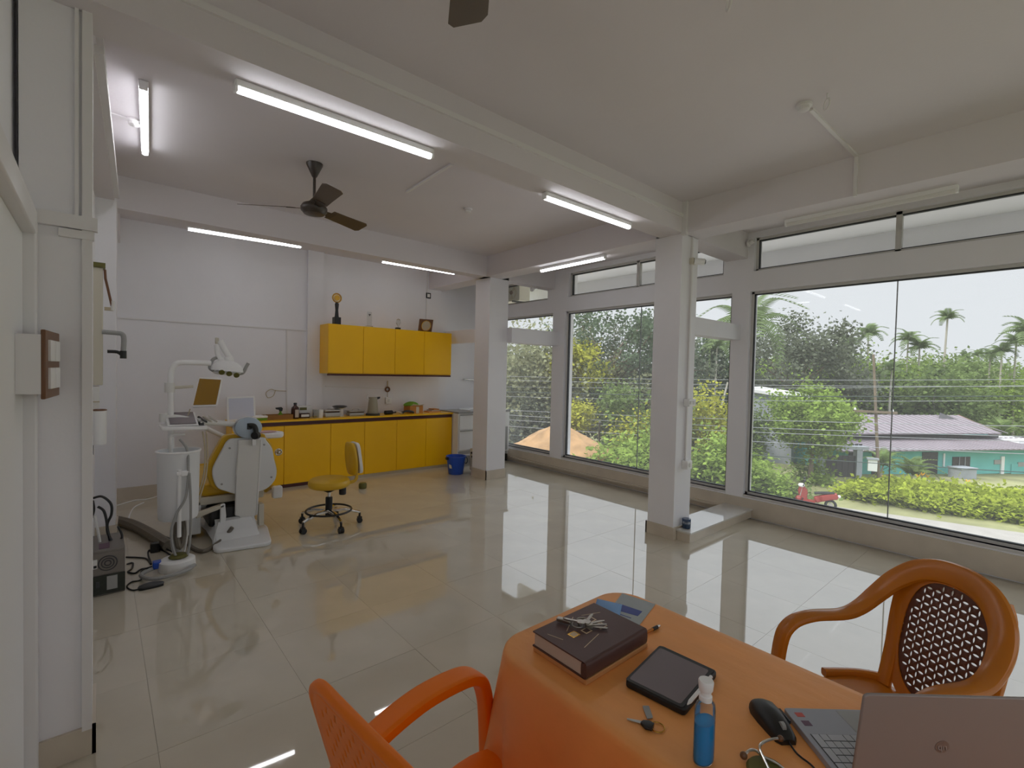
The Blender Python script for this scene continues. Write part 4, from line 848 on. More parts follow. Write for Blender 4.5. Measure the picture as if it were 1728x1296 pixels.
for j, (d_, z_) in enumerate(prof):
    amp = max(0, (.74-z_))*.12
    rows.append([V(p[0]+n_[0]*(d_+amp*(math.sin(acc[i]*31+.6*math.sin(acc[i]*9))+.5*math.sin(acc[i]*57+1))*.5+amp*.35), p[1]+n_[1]*(d_+amp*(math.sin(acc[i]*31+.6*math.sin(acc[i]*9))+.5*math.sin(acc[i]*57+1))*.5+amp*.35), z_+(.02*math.sin(acc[i]*5) if j == len(prof)-1 else 0)) for i, (p, n_) in enumerate(OL)])
mb = MB().loft(rows, cap=False)
o = one('tablecloth', 'orange tablecloth draped over the desk, hanging in folds', 'tablecloth', mb, M['cloth'], sharp=80)
ZD = TZ+.002
# ---- things on the desk
# tan notebook with the black book on it
b0, b1, b2, b3 = V(.945, .985, 0), V(1.205, .965, 0), V(1.215, .785, 0), V(.94, .785, 0)
ex, ey = unit(b2-b3), None; ey = V(-ex[1], ex[0], 0); bc = (b0+b1+b2+b3)/4; hw, hh = .135, .095
def onb(a, b, z): return V(*(bc+ex*a*hw+ey*b*hh)[:2], z)
o = one('notebook', 'thin tan notebook lying under the black book', 'notebook', MB().obox(bc+V(0.004, -.004, ZD+.007), (ex, ey, Z1), (hw+.002, hh+.004, .007)), M['tan'], bevel=.002)
z = ZD+.0145
o = thing('book', 'thick black hardcover book with gold print on the desk', 'book', (bc[0], bc[1], z))
obj('pages', MB().obox(bc+V(0, 0, z+.022), (ex, ey, Z1), (hw-.004, hh-.004, .018)), M['paper'], o)
obj('back_cover', MB().obox(bc+V(0, 0, z+.002), (ex, ey, Z1), (hw, hh, .002)), M['cover'], o)
obj('front_cover', MB().obox(bc+V(0, 0, z+.042), (ex, ey, Z1), (hw, hh, .002)), M['cover'], o)
sp = [onb(-1, -1, z)+ey*0, onb(-1, -1, z+.044)]
obj('spine', MB().sweep([bc-ey*(hh)-ex*hw+V(0, 0, z+.022), bc-ey*hh+ex*hw+V(0, 0, z+.022)], .02, .044, (0, 0, 1), n=14), M['cover'], o)
zc = z+.0443
def bar(a0, b0_, a1, b1_, w=.0009):
    p, q = onb(a0, b0_, zc), onb(a1, b1_, zc); return MB().obox((p+q)/2, (q-p, np.cross(Z1, q-p), Z1), (np.linalg.norm(q-p)/2, w, .0002))
for a0, b0_, a1, b1_ in ((-.45, .35, .1, .8), (.3, .7, .75, .45), (-.62, -.55, .0, -.35), (-.85, .6, -.75, .1)):
    obj('gold_line', bar(a0, b0_, a1, b1_), M['gold'], o)
for a, b, s in ((.32, .35, .11), (.3, -.08, .12), (-.42, .1, .11), (-.1, .0, .1)):
    g = MB().obox(onb(a, b, zc), (ex, ey, Z1), (s*hw, s*hh*1.2, .0002)); obj('gold_square', g, M['brass'] if a < -.3 else M['gold'], o)
    obj('square_inset', MB().obox(onb(a, b, zc+.0002), (ex, ey, Z1), (s*hw*.7, s*hh*.85, .0002)), M['cover'] if a > -.3 else M['gold'], o)
# keys on the book
kp = onb(-.05, .12, z+.046)
o = thing('key_bunch', 'bunch of metal keys lying on the black book', 'keys', kp)
obj('ring', MB().torus(kp+V(-.01, .02, .004), .016, .0016, n=22), M['keym'], o)
for i, a in enumerate((-50, -35, -20, 20, 120)):
    d_ = V(math.cos(math.radians(a)), math.sin(math.radians(a)), 0); n_ = V(-d_[1], d_[0], 0); q = kp+V(0, .0, .004+.0025*i)
    k_ = obj('key', MB().prism(poly_round([q-n_*.011, q+d_*.022-n_*.012, q+d_*.022+n_*.012, q+n_*.011], .3), (0, 0, .002)).prism([q+d_*.02-n_*.004, q+d_*.062-n_*.003, q+d_*.066, q+d_*.062+n_*.003, q+d_*.05+n_*.005, q+d_*.02+n_*.004], (0, 0, .002)), M['keym'], o, kind='stuff')
obj('fob', MB().obox(kp+V(-.03, .055, .008), (unit((-.4, 1, 0)), unit((1, .4, 0)), Z1), (.022, .008, .005)), M['keym'], o, bevel=.002)
obj('split_link', MB().tube(smooth([kp+V(-.012, .012, .006), kp+V(.0, .03, .012), kp+V(.02, .02, .012), kp+V(.022, -.005, .008)], 5), .003, 8), M['keym'], o)
# envelope, mask, pen
ev = [PZ(1050, 1002, ZD), PZ(1106, 1020, ZD), PZ(1074, 1062, ZD), PZ(1018, 1044, ZD)]
o = one('envelope', 'grey plastic envelope with a navy print at the far desk end', 'envelope', MB().prism(ev, (0, 0, .002)), M['envel'])
ec = sum(ev)/4; u_, v_ = unit(ev[1]-ev[0]), unit(ev[3]-ev[0])
obj('navy_print', MB().prism([ec+u_*a+v_*b+V(0, 0, .0022) for a, b in ((-.045, -.02), (.04, -.02), (.035, .02), (-.045, .03))], (0, 0, .0004)), M['navy'], o)
obj('print_line', MB().prism([ec+u_*a+v_*b+V(0, 0, .0022) for a, b in ((-.05, .045), (.02, .045), (.02, .049), (-.05, .05))], (0, 0, .0004)), M['navy'], o)
obj('print_line', MB().prism([ec+u_*a+v_*b+V(0, 0, .0022) for a, b in ((.0, .07), (.03, .07), (.03, .08), (.0, .08))], (0, 0, .0004)), M['dgrey'], o)
ma = [PZ(1008, 1012, ZD), PZ(1050, 1022, ZD), PZ(1044, 1050, ZD), PZ(1000, 1036, ZD)]
rows = []
for j in range(9):
    t = j/8; a, b = ma[0]+(ma[3]-ma[0])*t, ma[1]+(ma[2]-ma[1])*t
    rows.append([a+(b-a)*s_+V(0, 0, .004+.012*math.sin(pi*s_)*math.sin(pi*t)+.0015*(j % 2)) for s_ in np.linspace(0, 1, 8)])
o = one('face_mask', 'pleated light blue face mask lying between book and envelope', 'face mask', MB().loft(rows, open_=True, cap=False), M['bluem'])
md = o.modifiers.new('thick', 'SOLIDIFY'); md.thickness = .0015
p, q = PZ(1083, 1071, ZD+.006), PZ(1113, 1056, ZD+.006); d_ = unit(q-p); p = p-d_*.05
o = thing('pen', 'bronze ball pen sticking out from behind the book', 'pen', (p+q)/2)
obj('barrel', MB().tube([p, q-d_*.035], .0045, 10), M['bchair'], o); obj('grip', MB().tube([q-d_*.035, q-d_*.012], .0055, 10), M['black'], o); obj('tip', MB().tube([q-d_*.012, q], [.0055, .004], 10), M['chrome'], o)
# tablet
tc_ = [PZ(1115, 1087, ZD+.018), PZ(1211, 1131, ZD+.018), PZ(1156, 1198, ZD+.018), PZ(1054, 1147, ZD+.018)]
cT = sum(tc_)/4; cT[2] = 0
o = thing('tablet', 'black tablet computer in a thick case with white stylus', 'tablet', (cT[0], cT[1], ZD))
ol = poly_round([V(p[0], p[1], ZD) for p in tc_], .07)
obj('case', MB().prism(ol, (0, 0, .017)), M['case'], o, bevel=.004)
def inset(k, dz=0, sh=(0, 0)): return poly_round([V(cT[0]+(p[0]-cT[0])*k+sh[0], cT[1]+(p[1]-cT[1])*k+sh[1], ZD+.017+dz) for p in tc_], .05)
obj('glass', MB().prism(inset(.955, 0, (-.003, .003)), (0, 0, .0012)), M['black'], o); obj('display', MB().prism(inset(.86, .0013, (-.004, .004)), (0, 0, .0004)), M['screen'], o)
p, q = PZ(1200, 1142, ZD+.022), PZ(1160, 1189, ZD+.022); d_ = unit(q-p)
obj('stylus', MB().tube([p, q-d_*.015, q], [.0045, .0045, .0012], 10), M['white'], o)
# motorcycle key
kp = PZ(1090, 1218, ZD)
o = thing('key', 'black headed ignition key with grey tag and ring on desk', 'key', kp)
a, b = PZ(1058, 1213, ZD+.003), PZ(1084, 1219, ZD+.003)
obj('blade', MB().sweep([a, a+(b-a)*.5, b], [.004, .007, .009], .002, (0, 0, 1)), M['steel'], o)
obj('head', MB().sweep([b, PZ(1092, 1223, ZD+.005), PZ(1102, 1227, ZD+.005)], [.014, .026, .022], [.008, .011, .009], (0, 0, 1)), M['black'], o)
obj('ring', MB().torus(PZ(1109, 1227, ZD+.002), .016, .0013, n=22), M['brass'], o)
tg = [PZ(1084, 1192, ZD+.002), PZ(1095, 1192, ZD+.002), PZ(1102, 1212, ZD+.002), PZ(1092, 1214, ZD+.002)]
obj('tag', MB().prism(poly_round(tg, .12), (0, 0, .002)), M['grey'], o)
# sanitizer bottle
bp_ = PZ(1187, 1283, ZD); x, y = bp_[0], bp_[1]; 
o = thing('sanitizer_bottle', 'clear pump bottle with blue sanitizer gel beside the tablet', 'bottle', (x, y, ZD))
K = dict(n=24, sy=.7)
obj('shell', MB().lathe([(.02, 0), (.026, .003), (.027, .01), (.027, .105), (.025, .118), (.015, .128), (.0125, .131)], (x, y, ZD), **K), M['clear'], o)
obj('gel', MB().lathe([(.018, .003), (.0245, .005), (.0252, .012), (.0252, .085), (.001, .086)], (x, y, ZD), **K), M['liquid'], o)
obj('neck', MB().lathe([(.013, .128), (.013, .138), (.0105, .14), (.011, .15)], (x, y, ZD), 18), M['white'], o); obj('cap', MB().lathe([(.0125, .148), (.014, .151), (.0155, .167), (.014, .17), (.001, .17)], (x, y, ZD), 20), M['white'], o)
# mouse
mpts = [PZ(1272, 1197, ZD), PZ(1290, 1193, ZD), PZ(1336, 1244, ZD), PZ(1318, 1262, ZD)]
ma_, mb_ = (mpts[0]+mpts[1])/2, (mpts[2]+mpts[3])/2; d_ = unit(mb_-ma_); n_ = V(-d_[1], d_[0], 0); L_ = np.linalg.norm(mb_-ma_)+.016
o = thing('mouse', 'black wired computer mouse beside the laptop', 'mouse', (ma_+mb_)/2)
rows = []
for t, w, h in ((0, .012, .012), (.04, .024, .022), (.2, .031, .031), (.45, .031, .034), (.7, .028, .03), (.92, .024, .02), (1, .016, .012)):
    c_ = ma_-d_*.008+d_*L_*t; rows.append([c_+n_*w*math.copysign(abs(math.cos(a))**.7, math.cos(a))+V(0, 0, ZD*0+h*max(0, math.sin(a))**.75) for a in [2*pi*k_/20 for k_ in range(20)]])
obj('shell', MB().loft(rows), M['black'], o); cm = ma_+d_*L_*.74
obj('wheel', MB().cyl(cm+V(0, 0, .024)-n_*.004, cm+V(0, 0, .024)+n_*.004, .009, n=14), M['grey'], o); obj('side_button', MB().obox(ma_+d_*L_*.42+n_*.03+V(0, 0, .018), (d_, n_, Z1), (.02, .002, .004)), M['dgrey'], o)
obj('cord', MB().tube(smooth([mb_+V(0, 0, .008), mb_+d_*.03+V(0, 0, .004), PZ(1352, 1278, ZD+.003), PZ(1372, 1294, ZD+.003), PZ(1400, 1330, ZD+.003)], 6), .002, 8), M['black'], o)
# stethoscope
o = thing('stethoscope', 'stethoscope with metal ear tubes and olive rubber on desk', 'stethoscope', PZ(1290, 1290, ZD))
z1 = ZD+.006
obj('ear_tube', MB().tube(smooth([PZ(1258, 1272, z1+.004), PZ(1266, 1266, z1+.01), PZ(1276, 1267, z1+.012), PZ(1290, 1278, z1+.008), PZ(1312, 1290, z1+.006), PZ(1340, 1312, z1)], 6), .0028, 8), M['chrome'], o)
obj('ear_tube', MB().tube(smooth([PZ(1315, 1246, z1+.018), PZ(1304, 1247, z1+.022), PZ(1288, 1253, z1+.02), PZ(1282, 1262, z1+.018), PZ(1290, 1282, z1+.014), PZ(1304, 1312, z1+.01)], 6), .0028, 8), M['chrome'], o)
obj('ear_tip', MB().sphere(PZ(1255, 1275, z1+.004), .0075), M['brown'], o); obj('ear_tip', MB().sphere(PZ(1317, 1246, z1+.018), .0065), M['brown'], o)
cs = PZ(1296, 1306, ZD); obj('rubber_yoke', MB().lathe([(.036, 0), (.04, .004), (.036, .009), (.001, .011)], cs, 24), M['olive'], o)
# laptop
Fr = PZ(1322, 1194, ZD+.015); az = math.radians(-41); w_ = V(math.cos(az), math.sin(az), 0); d_ = V(w_[1], -w_[0], 0)
D_, WD, LL, AN = .222, .335, .205, math.radians(97)
o = thing('laptop', 'open silver laptop with dark lid facing away from camera', 'laptop', (Fr[0], Fr[1], ZD))
def lp(a, b, z=0): return Fr+w_*a+d_*b+V(0, 0, z)
obj('base', MB().prism(poly_round([lp(0, 0, -.0145), lp(WD, 0, -.0145), lp(WD, D_, -.0145), lp(0, D_, -.0145)], .03), (0, 0, .0145)), M['laptop'], o, bevel=.0015)
kb = obj('keyboard_well', MB().prism([lp(.012, .083, .0), lp(WD-.012, .083, .0), lp(WD-.012, .2, .0), lp(.012, .2, .0)], (0, 0, .0004)), M['black'], o)
ROWS = [(.085, .0185), (.1045, .0185), (.124, .0185), (.1435, .0185), (.163, .0185), (.1825, .013)]
key_cache = {}
nk = 0
for ri, (y0, hgt) in enumerate(ROWS):
    xs = .0135; seq = [1]*4
    ws = {0: [1, 1, 2, .95, .95, .95, 1.2, 5.3, 1, 1, 1, 1.1], 1: [0, 1, 1, 1, 2.1, 1, 1, 1, 1, 1, 1, 1, 1, 1, 1.6], 2: [1, 1, 1, 1, 1.7, 1, 1, 1, 1, 1, 1, 1, 1, 1, 1.3], 3: [0, 1, 1, 1, 1.4, 1, 1, 1, 1, 1, 1, 1, 1, 1, 1.6], 4: [1, 1, 1, 1, 1.8, 1, 1, 1, 1, 1, 1, 1, 1, 1, 1.2], 5: [1]*18}[ri]
    if ri == 0: ws = [1, 1, 2]+[.95]*4+[5]+[1]*4
    for i, kw in enumerate(ws):
        h_ = hgt
        if kw == 0: xs += .0172; continue
        if i == 0 and ri in (0, 2): h_ = hgt*2+.001
        w1 = kw*.0172
        if xs+w1 > WD-.012: break
        kk = (round(w1, 4), round(h_, 4))
        if kk not in key_cache:
            key_cache[kk] = mesh_of('key', MB().box((0, 0, 0), (w1-.0016, h_-.0016, .0012)), M['key'])
        k_ = bpy.data.objects.new('key', key_cache[kk]); COL.objects.link(k_); k_.parent = kb
        wl = lp(xs, y0, .0005)-wloc(kb); k_.matrix_local = Matrix(((w_[0], d_[0], 0, wl[0]), (w_[1], d_[1], 0, wl[1]), (0, 0, 1, wl[2]), (0, 0, 0, 1)))
        xs += w1
obj('touchpad', MB().prism([lp(.12, .006, 0), lp(.225, .006, 0), lp(.225, .074, 0), lp(.12, .074, 0)], (0, 0, .0003)), M['grey'], o)
obj('sticker', MB().prism([lp(.016, .016, 0), lp(.034, .016, 0), lp(.034, .03, 0), lp(.016, .03, 0)], (0, 0, .0004)), M['red'], o); obj('sticker', MB().prism([lp(.016, .042, 0), lp(.034, .042, 0), lp(.034, .058, 0), lp(.016, .058, 0)], (0, 0, .0004)), M['mauve'], o)
up = V(*(-math.cos(AN)*d_[:2]), math.sin(AN)); nl = unit(np.cross(w_, up)); nl = nl if nl @ d_ > 0 else -nl
hr = lp(0, D_, .002)
lid = obj('lid', MB().prism(poly_round([hr, hr+w_*WD, hr+w_*WD+up*LL, hr+up*LL], .045), nl*.006), M['lid'], o, bevel=.002)
obj('display', MB().prism([hr+w_*.01+up*.012-nl*.0005, hr+w_*(WD-.01)+up*.012-nl*.0005, hr+w_*(WD-.01)+up*(LL-.008)-nl*.0005, hr+w_*.01+up*(LL-.008)-nl*.0005], -nl*.0004), M['screen'], o)
lc = hr+w_*WD*.47+up*LL*.49+nl*.0062
obj('logo_disc', MB().cyl(lc, lc+nl*.0004, .013, n=28), mat('logo_silver', (140, 126, 122), .3, .5), lid)
X_ = -w_; Y_ = up; Rm = Matrix((( -X_[0]*-1, Y_[0], nl[0]), (X_[1], Y_[1], nl[1]), (X_[2], Y_[2], nl[2])))
Rm = Matrix(((X_[0], Y_[0], nl[0]), (X_[1], Y_[1], nl[1]), (X_[2], Y_[2], nl[2])))
t_ = text('hp', .018, M['lid'], lid, (0, 0, 0), Rm.to_euler(), name='logo'); t_.location = tuple(lc+nl*.0006-wloc(lid))
# ------------------------------------------------------------------ moulded plastic chairs
def mirror(P_): return P_+[V(-p[0], p[1], p[2]) for p in P_[::-1] if abs(p[0]) > 1e-6]
def chair(name, label, m, loc, rz, style, mpanel):
    o = thing(name, label, 'chair', loc, rz)
    L = dict(local=True)
    if style == 'arch':
        hp_ = [V(.25, .235, 0), V(.245, .21, .3), V(.236, .20, .54), V(.232, .165, .625), V(.226, .08, .655), V(.22, -.06, .655), V(.213, -.13, .68), V(.198, -.19, .735), V(.17, -.235, .795), V(.118, -.268, .85), V(.06, -.284, .874), V(0, -.288, .88)]
        rf = [(0, 1, 0), (0, 1, .05), (0, 1, .3), (0, .6, .6), (0, .15, 1), (0, .1, 1), (0, .5, .8), (0, .8, .55), (0, 1, .4), (0, 1, .35), (0, 1, .3), (0, 1, .3)]
        wd = [.045, .05, .055, .056, .056, .058, .062, .07, .076, .08, .08, .08]; th = [.035]*3+[.034]*3+[.036]*6
    else:
        hp_ = [V(.20, -.19, .40), V(.222, -.225, .52), V(.242, -.262, .65), V(.248, -.298, .78), V(.24, -.318, .85), V(.195, -.328, .888), V(.1, -.334, .898), V(0, -.336, .9)]
        rf = [(0, 1, .3)]*8; wd = [.05, .042, .03, .026, .026, .026, .026, .026]; th = [.04, .034, .026, .024, .024, .024, .024, .024]
    n0 = len(hp_)
    full = mirror(hp_); rff = list(rf)+list(rf[:-1])[::-1]; wdf = wd+wd[:-1][::-1]; thf = th+th[:-1][::-1]
    # resample
    PP = smooth([np.r_[p, r, w, t] for p, r, w, t in zip(full, rff, wdf, thf)], 6)
    ref = [p[3:6] for p in PP]
    obj('back_hoop', MB().sweep([p[:3] for p in PP], [p[6] for p in PP], [p[7] for p in PP], ref, n=12, k=.75), m, o, **L)
    if style != 'arch':
        for s in (1, -1):
            ap = [(.24, -.27, .62, .06), (.262, -.17, .648, .07), (.274, -.03, .668, .074), (.276, .1, .664, .074), (.273, .175, .645, .068), (.266, .21, .59, .05), (.262, .225, .45, .046), (.262, .245, 0, .04)]
            rr = [(0, .1, 1), (0, .1, 1), (0, .1, 1), (0, .2, 1), (0, .6, .7), (0, 1, .2), (0, 1, .1), (0, 1, 0)]
            AP = smooth([np.r_[V(s*a[0], a[1], a[2]), r_, a[3]] for a, r_ in zip(ap, rr)], 6)
            obj('armrest', MB().sweep([p[:3] for p in AP], [p[6] for p in AP], [.036]*len(AP), [p[3:6] for p in AP], n=16, k=.45), m, o, **L)
    for s in (1, -1):
        obj('leg', MB().sweep([V(s*.19, -.17, .42), V(s*.215, -.22, .2), V(s*.235, -.26, 0)], [.06, .05, .04], [.05, .042, .035], (0, 1, 0)), m, o, **L)
    # seat: dished shell with rolled edge
    rows = []; SW, SD = (.235, .225) if style == 'arch' else (.258, .255)
    for t in np.linspace(0, 1, 12):
        k_ = t; row = []
        for a in np.linspace(0, 2*pi, 40, endpoint=False):
            cx, sy_ = math.copysign(abs(math.cos(a))**.55, math.cos(a)), math.copysign(abs(math.sin(a))**.55, math.sin(a))
            x, y = SW*cx*k_*(1-.06*(1-sy_)/2), SD*sy_*k_+.012
            z = (.425 if style == 'arch' else .45)-.018*(1-k_**2)-(.012 if k_ > .95 else 0)+.012*max(0, sy_*k_)*0
            row.append(V(x, y, z))
        rows.append(row)
    rows.append([V(p[0]*1.01, p[1]*1.01, p[2]-.035) for p in rows[-1]])
    st = obj('seat', MB().loft(rows, cap=False), m, o, sharp=60, **L); md = st.modifiers.new('t', 'SOLIDIFY'); md.thickness = .004
    # back panel
    if style == 'arch':
        def yb(z): return -.19-.10*((z-.42)/.46)
        for s in (1, -1):
            up_ = [V(s*.145, -.175, .42), V(s*.155, yb(.55), .55), V(s*.162, yb(.68), .68), V(s*.158, yb(.78)-.005, .79), V(s*.135, yb(.84)-.008, .845)]
            obj('back_upright', MB().sweep(smooth(up_, 5), .05, .024, (0, 1, .25), n=12), m, o, **L)
        for s in (1, -1): obj('lower_brace', MB().sweep(smooth([V(s*.17, -.18, .43), V(s*.21, -.12, .425), V(s*.235, .0, .425)], 5), .03, .03, (0, 0, 1)), m, o, **L)
        # solid surround and lattice
        def reg(x, z, k=1.0): return (abs(x)/(.132*k))**2.6+(abs(z-.635)/(.205*k))**2.6 < 1 and z < .635+.2
        ol_ = []; il = []
        for a in np.linspace(0, 2*pi, 56, endpoint=False):
            c_, s_ = math.copysign(abs(math.cos(a))**(2/2.6), math.cos(a)), math.copysign(abs(math.sin(a))**(2/2.6), math.sin(a))
            zo = .635+.245*s_; zi = .635+.205*s_
            ol_.append(V(.162*c_, yb(zo), zo)); il.append(V(.132*c_, yb(zi), zi))
        g = MB().loft([ol_, [p+V(0, .012, 0) for p in ol_], [p+V(0, .008, 0) for p in il], [p-V(0, .002, 0) for p in il]], closed=True)
        obj('panel_surround', g, m, o, **L)
        g = MB(); A = .0285; hl, hw_ = .0098, .0037
        nx, nz = int(.32/A)+2, int(.42/A)+2
        for kind in (0, 1):
            for i in range(-nx, nx+1):
                for j in range(-nz, nz+1):
                    cx, cz = ((i+.5)*A, .635+j*A) if kind == 0 else (i*A, .635+(j+.5)*A)
                    if not reg(cx, cz, 1.06): continue
                    h = A/2
                    D8 = [(h, 0), (h/2, h/2), (0, h), (-h/2, h/2), (-h, 0), (-h/2, -h/2), (0, -h), (h/2, -h/2)]
                    if reg(cx, cz, .93):
                        a_, b_ = (hl, hw_) if kind == 0 else (hw_, hl)
                        L8 = [(a_, 0), (a_*.6, b_*.75), (0, b_), (-a_*.6, b_*.75), (-a_, 0), (-a_*.6, -b_*.75), (0, -b_), (a_*.6, -b_*.75)]
                        vs = [V(cx+p, yb(cz+q), cz+q) for p, q in D8]+[V(cx+p, yb(cz+q), cz+q) for p, q in L8]
                        g.add(vs, [(k_, (k_+1) % 8, 8+(k_+1) % 8, 8+k_) for k_ in range(8)])
                    else: g.add([V(cx+p, yb(cz+q), cz+q) for p, q in D8], [tuple(range(8))])
        lt = obj('lattice', g, mpanel, o, kind='stuff', weld=True, **L); md = lt.modifiers.new('t', 'SOLIDIFY'); md.thickness = .004
    else:
        def yb(z): return -.2-.132*((z-.42)/.46)**.85
        g = MB(); N_, M_ = 25, 19
        xs = np.linspace(-.21, .21, N_+1); zs = np.linspace(.43, .892, M_+1)
        def wid(z): return 1.1 if z < .82 else 1.1-((z-.82)/.08)**2*.28
        for i in range(N_):
            for j in range(M_):
                x0, x1, z0, z1 = xs[i], xs[i+1], zs[j], zs[j+1]
                f = lambda x, z: V(x*wid(z)*(.94+.1*min(1, (z-.42)/.2)), yb(z)-.004, z)
                hole = 1 < i < N_-2 and 1 < j < M_-1 and (i+j) % 2 == 0
                if not hole: g.add([f(x0, z0), f(x1, z0), f(x1, z1), f(x0, z1)], [(0, 1, 2, 3)]); continue
                mx, q0, q1 = (x0+x1)/2, z0+(z1-z0)*.12, z1-(z1-z0)*.12; e_ = (x1-x0)*.1
                g.add([f(x0, z0), f(x1, z0), f(x1, z1), f(x0, z1), f(mx-e_, q0), f(mx+e_, q0), f(mx+e_, q1), f(mx-e_, q1)], [(0, 1, 5, 4), (1, 2, 6, 5), (2, 3, 7, 6), (3, 0, 4, 7)])
        lt = obj('back_panel', g, mpanel, o, weld=True, **L); md = lt.modifiers.new('t', 'SOLIDIFY'); md.thickness = .005
    return o
chair('plastic_armchair', 'brown plastic armchair with dark pierced back behind the laptop', M['bchair'], (1.995, .37, 0), math.radians(151-90), 'arch', M['blat'])
chair('plastic_armchair', 'orange plastic armchair in front, pulled up to the desk', M['ochair'], (.695, .83, 0), math.radians(6-90), 'hoop', M['ochair'])

# ------------------------------------------------------------------ outdoors
GZ = -4.4
g = MB(); g.add([(-60, -40, GZ), (27, -40, GZ), (60, -60, GZ-.6), (140, -60, GZ-.6), (140, 120, GZ-.6), (60, 120, GZ-.6), (27, 120, GZ), (-60, 120, GZ)], [(0, 1, 6, 7), (1, 2, 5, 6), (2, 3, 4, 5)])
struct('ground', g, M['grass'])
def rd(y): return 27.9-.33*y*.98
struct('bounce_apron', MB().box((XW+.21, -4, GZ-.05), (14, 60, GZ+.03)), M['concrete'])  # pale apron out of view, added to bounce neutral light onto the soffit
struct('road', MB().prism([(13, -40, GZ-.05), (27.9, -12, GZ-.05), (27.75, 1, GZ-.05), (26.1, 6.3, GZ-.05), (24.6, 11.5, GZ-.05), (20, 25, GZ-.05), (14, 40, GZ-.05), (8, 40, GZ-.05)], (0, 0, .09)), M['road'])
rng = np.random.default_rng(11)
def leaves_mb(cs, s, asp=.45, droop=0.0, up=.35):
    """folded diamond leaves at the points cs"""
    n = len(cs); d = rng.normal(size=(n, 3)); d[:, 2] = d[:, 2]*.6-droop; d /= np.linalg.norm(d, axis=1)[:, None]
    r = rng.normal(size=(n, 3)); r[:, 2] += up*3; w = np.cross(d, r); w /= np.linalg.norm(w, axis=1)[:, None]
    sz = s*rng.uniform(.6, 1.3, n)[:, None]; nn = np.cross(d, w)
    v = np.stack([cs, cs+d*sz*.5+w*sz*asp+nn*sz*.08, cs+d*sz, cs+d*sz*.5-w*sz*asp+nn*sz*.08], 1).reshape(-1, 3)
    return v
def leafobj(name, v, m, parent, kind=None):
    n = len(v)//4; me = bpy.data.meshes.new(name); me.vertices.add(len(v)); me.vertices.foreach_set('co', v.astype(np.float32).ravel())
    idx = np.arange(n)[:, None]*4+np.array([[0, 1, 2, 0, 2, 3]]); me.loops.add(n*6); me.loops.foreach_set('vertex_index', idx.ravel().astype(np.int32))
    me.polygons.add(n*2); me.polygons.foreach_set('loop_start', (np.arange(n*2)*3).astype(np.int32)); me.update(); me.validate()
    me.materials.append(m); o = bpy.data.objects.new(name, me); COL.objects.link(o); o.parent = parent
    if kind: o['kind'] = kind
    return o
def crownpts(c, r, n, k, spread=.22, hollow=.55):
    c = np.asarray(c, float); r = np.asarray(r, float)
    u = rng.normal(size=(k, 3)); u /= np.linalg.norm(u, axis=1)[:, None]; u *= rng.uniform(hollow, 1, k)[:, None]
    cl = c+u*r; i = rng.integers(0, k, n)
    return cl[i]+rng.normal(size=(n, 3))*r*spread, cl
def tree(name, label, base, h, r, m, n=2600, k=26, leaf=.35, group=None, bark='bark', tr=.16, asp=.42, zc=None, spread=.2, branches=7, hollow=.5):
    o = thing(name, label, 'tree', base, 0, group); b = V(0, 0, 0)
    c = V(0, 0, h-r[2]*.95 if zc is None else zc)
    pts, cl = crownpts(c, r, int(n*1.8), k, spread, hollow)
    leafobj('crown', leaves_mb(pts, leaf*.62, asp), m, o, 'stuff')
    g = MB(); sway = rng.normal(size=2)*.25
    top = V(sway[0], sway[1], c[2]); mid = V(sway[0]*.2, sway[1]*.2, c[2]*.5)
    g.tube(smooth([b, mid, top], 4), list(np.linspace(tr, tr*.4, 9)), 7)
    obj('trunk', g, M[bark], o, local=True)
    for i in range(min(branches, len(cl))):
        s_ = mid+(top-mid)*rng.uniform(.1, .9); obj('branch', MB().tube(smooth([s_, s_+(cl[i]-s_)*.5+V(0, 0, .2), cl[i]], 3), list(np.linspace(tr*.35, tr*.1, 7)), 5), M[bark], o, local=True)
    return o
def shrub(name, label, base, r, m, n=900, leaf=.3, group=None, asp=.42, k=16, cat='shrub'):
    o = thing(name, label, cat, base, 0, group)
    pts, cl = crownpts((0, 0, r[2]*.8), r, int(n*1.6), k, .3, .3); pts[:, 2] = np.maximum(pts[:, 2], .03)
    leafobj('foliage', leaves_mb(pts, leaf*.68, asp, up=.8), m, o, 'stuff')
    obj('stem', MB().tube([V(0, 0, 0), V(.05, 0, r[2])], [.05, .02], 6), M['bark'], o, local=True)
    return o
def ground(u, v, z=GZ): return PZ(u, v, z)
def dep(u, v_top, d):            # world point on a sight line at given depth
    return at(u, v_top, d)
# palms
def frond_mesh(name, L, drop, nl, m, lw=.05, ll=.5):
    g = MB(); mid = smooth([V(0, 0, 0), V(L*.35, 0, L*.16), V(L*.7, 0, L*.05), V(L, 0, -L*drop)], 6)
    g.tube(mid, list(np.linspace(.03, .008, len(mid)))*1, 5)
    for i in range(nl):
        t = .12+.86*i/nl; k_ = t*(len(mid)-1); a = int(k_); p = mid[a]+(mid[min(a+1, len(mid)-1)]-mid[a])*(k_-a)
        tg_ = unit(mid[min(a+1, len(mid)-1)]-mid[max(a-1, 0)])
        for s in (-1, 1):
            l_ = ll*(math.sin(pi*min(1, t*.8+.2))*.8+.25); e_ = p+unit(V(.45, s*.85, -.42))*l_; w_ = tg_*lw
            g.add([p-w_*.5, p+w_*.5, (p+e_)/2+w_*.8+V(0, 0, .03), e_, (p+e_)/2-w_*.8+V(0, 0, .03)], [(0, 1, 2, 4), (4, 2, 3)])
    return mesh_of(name, g, m)
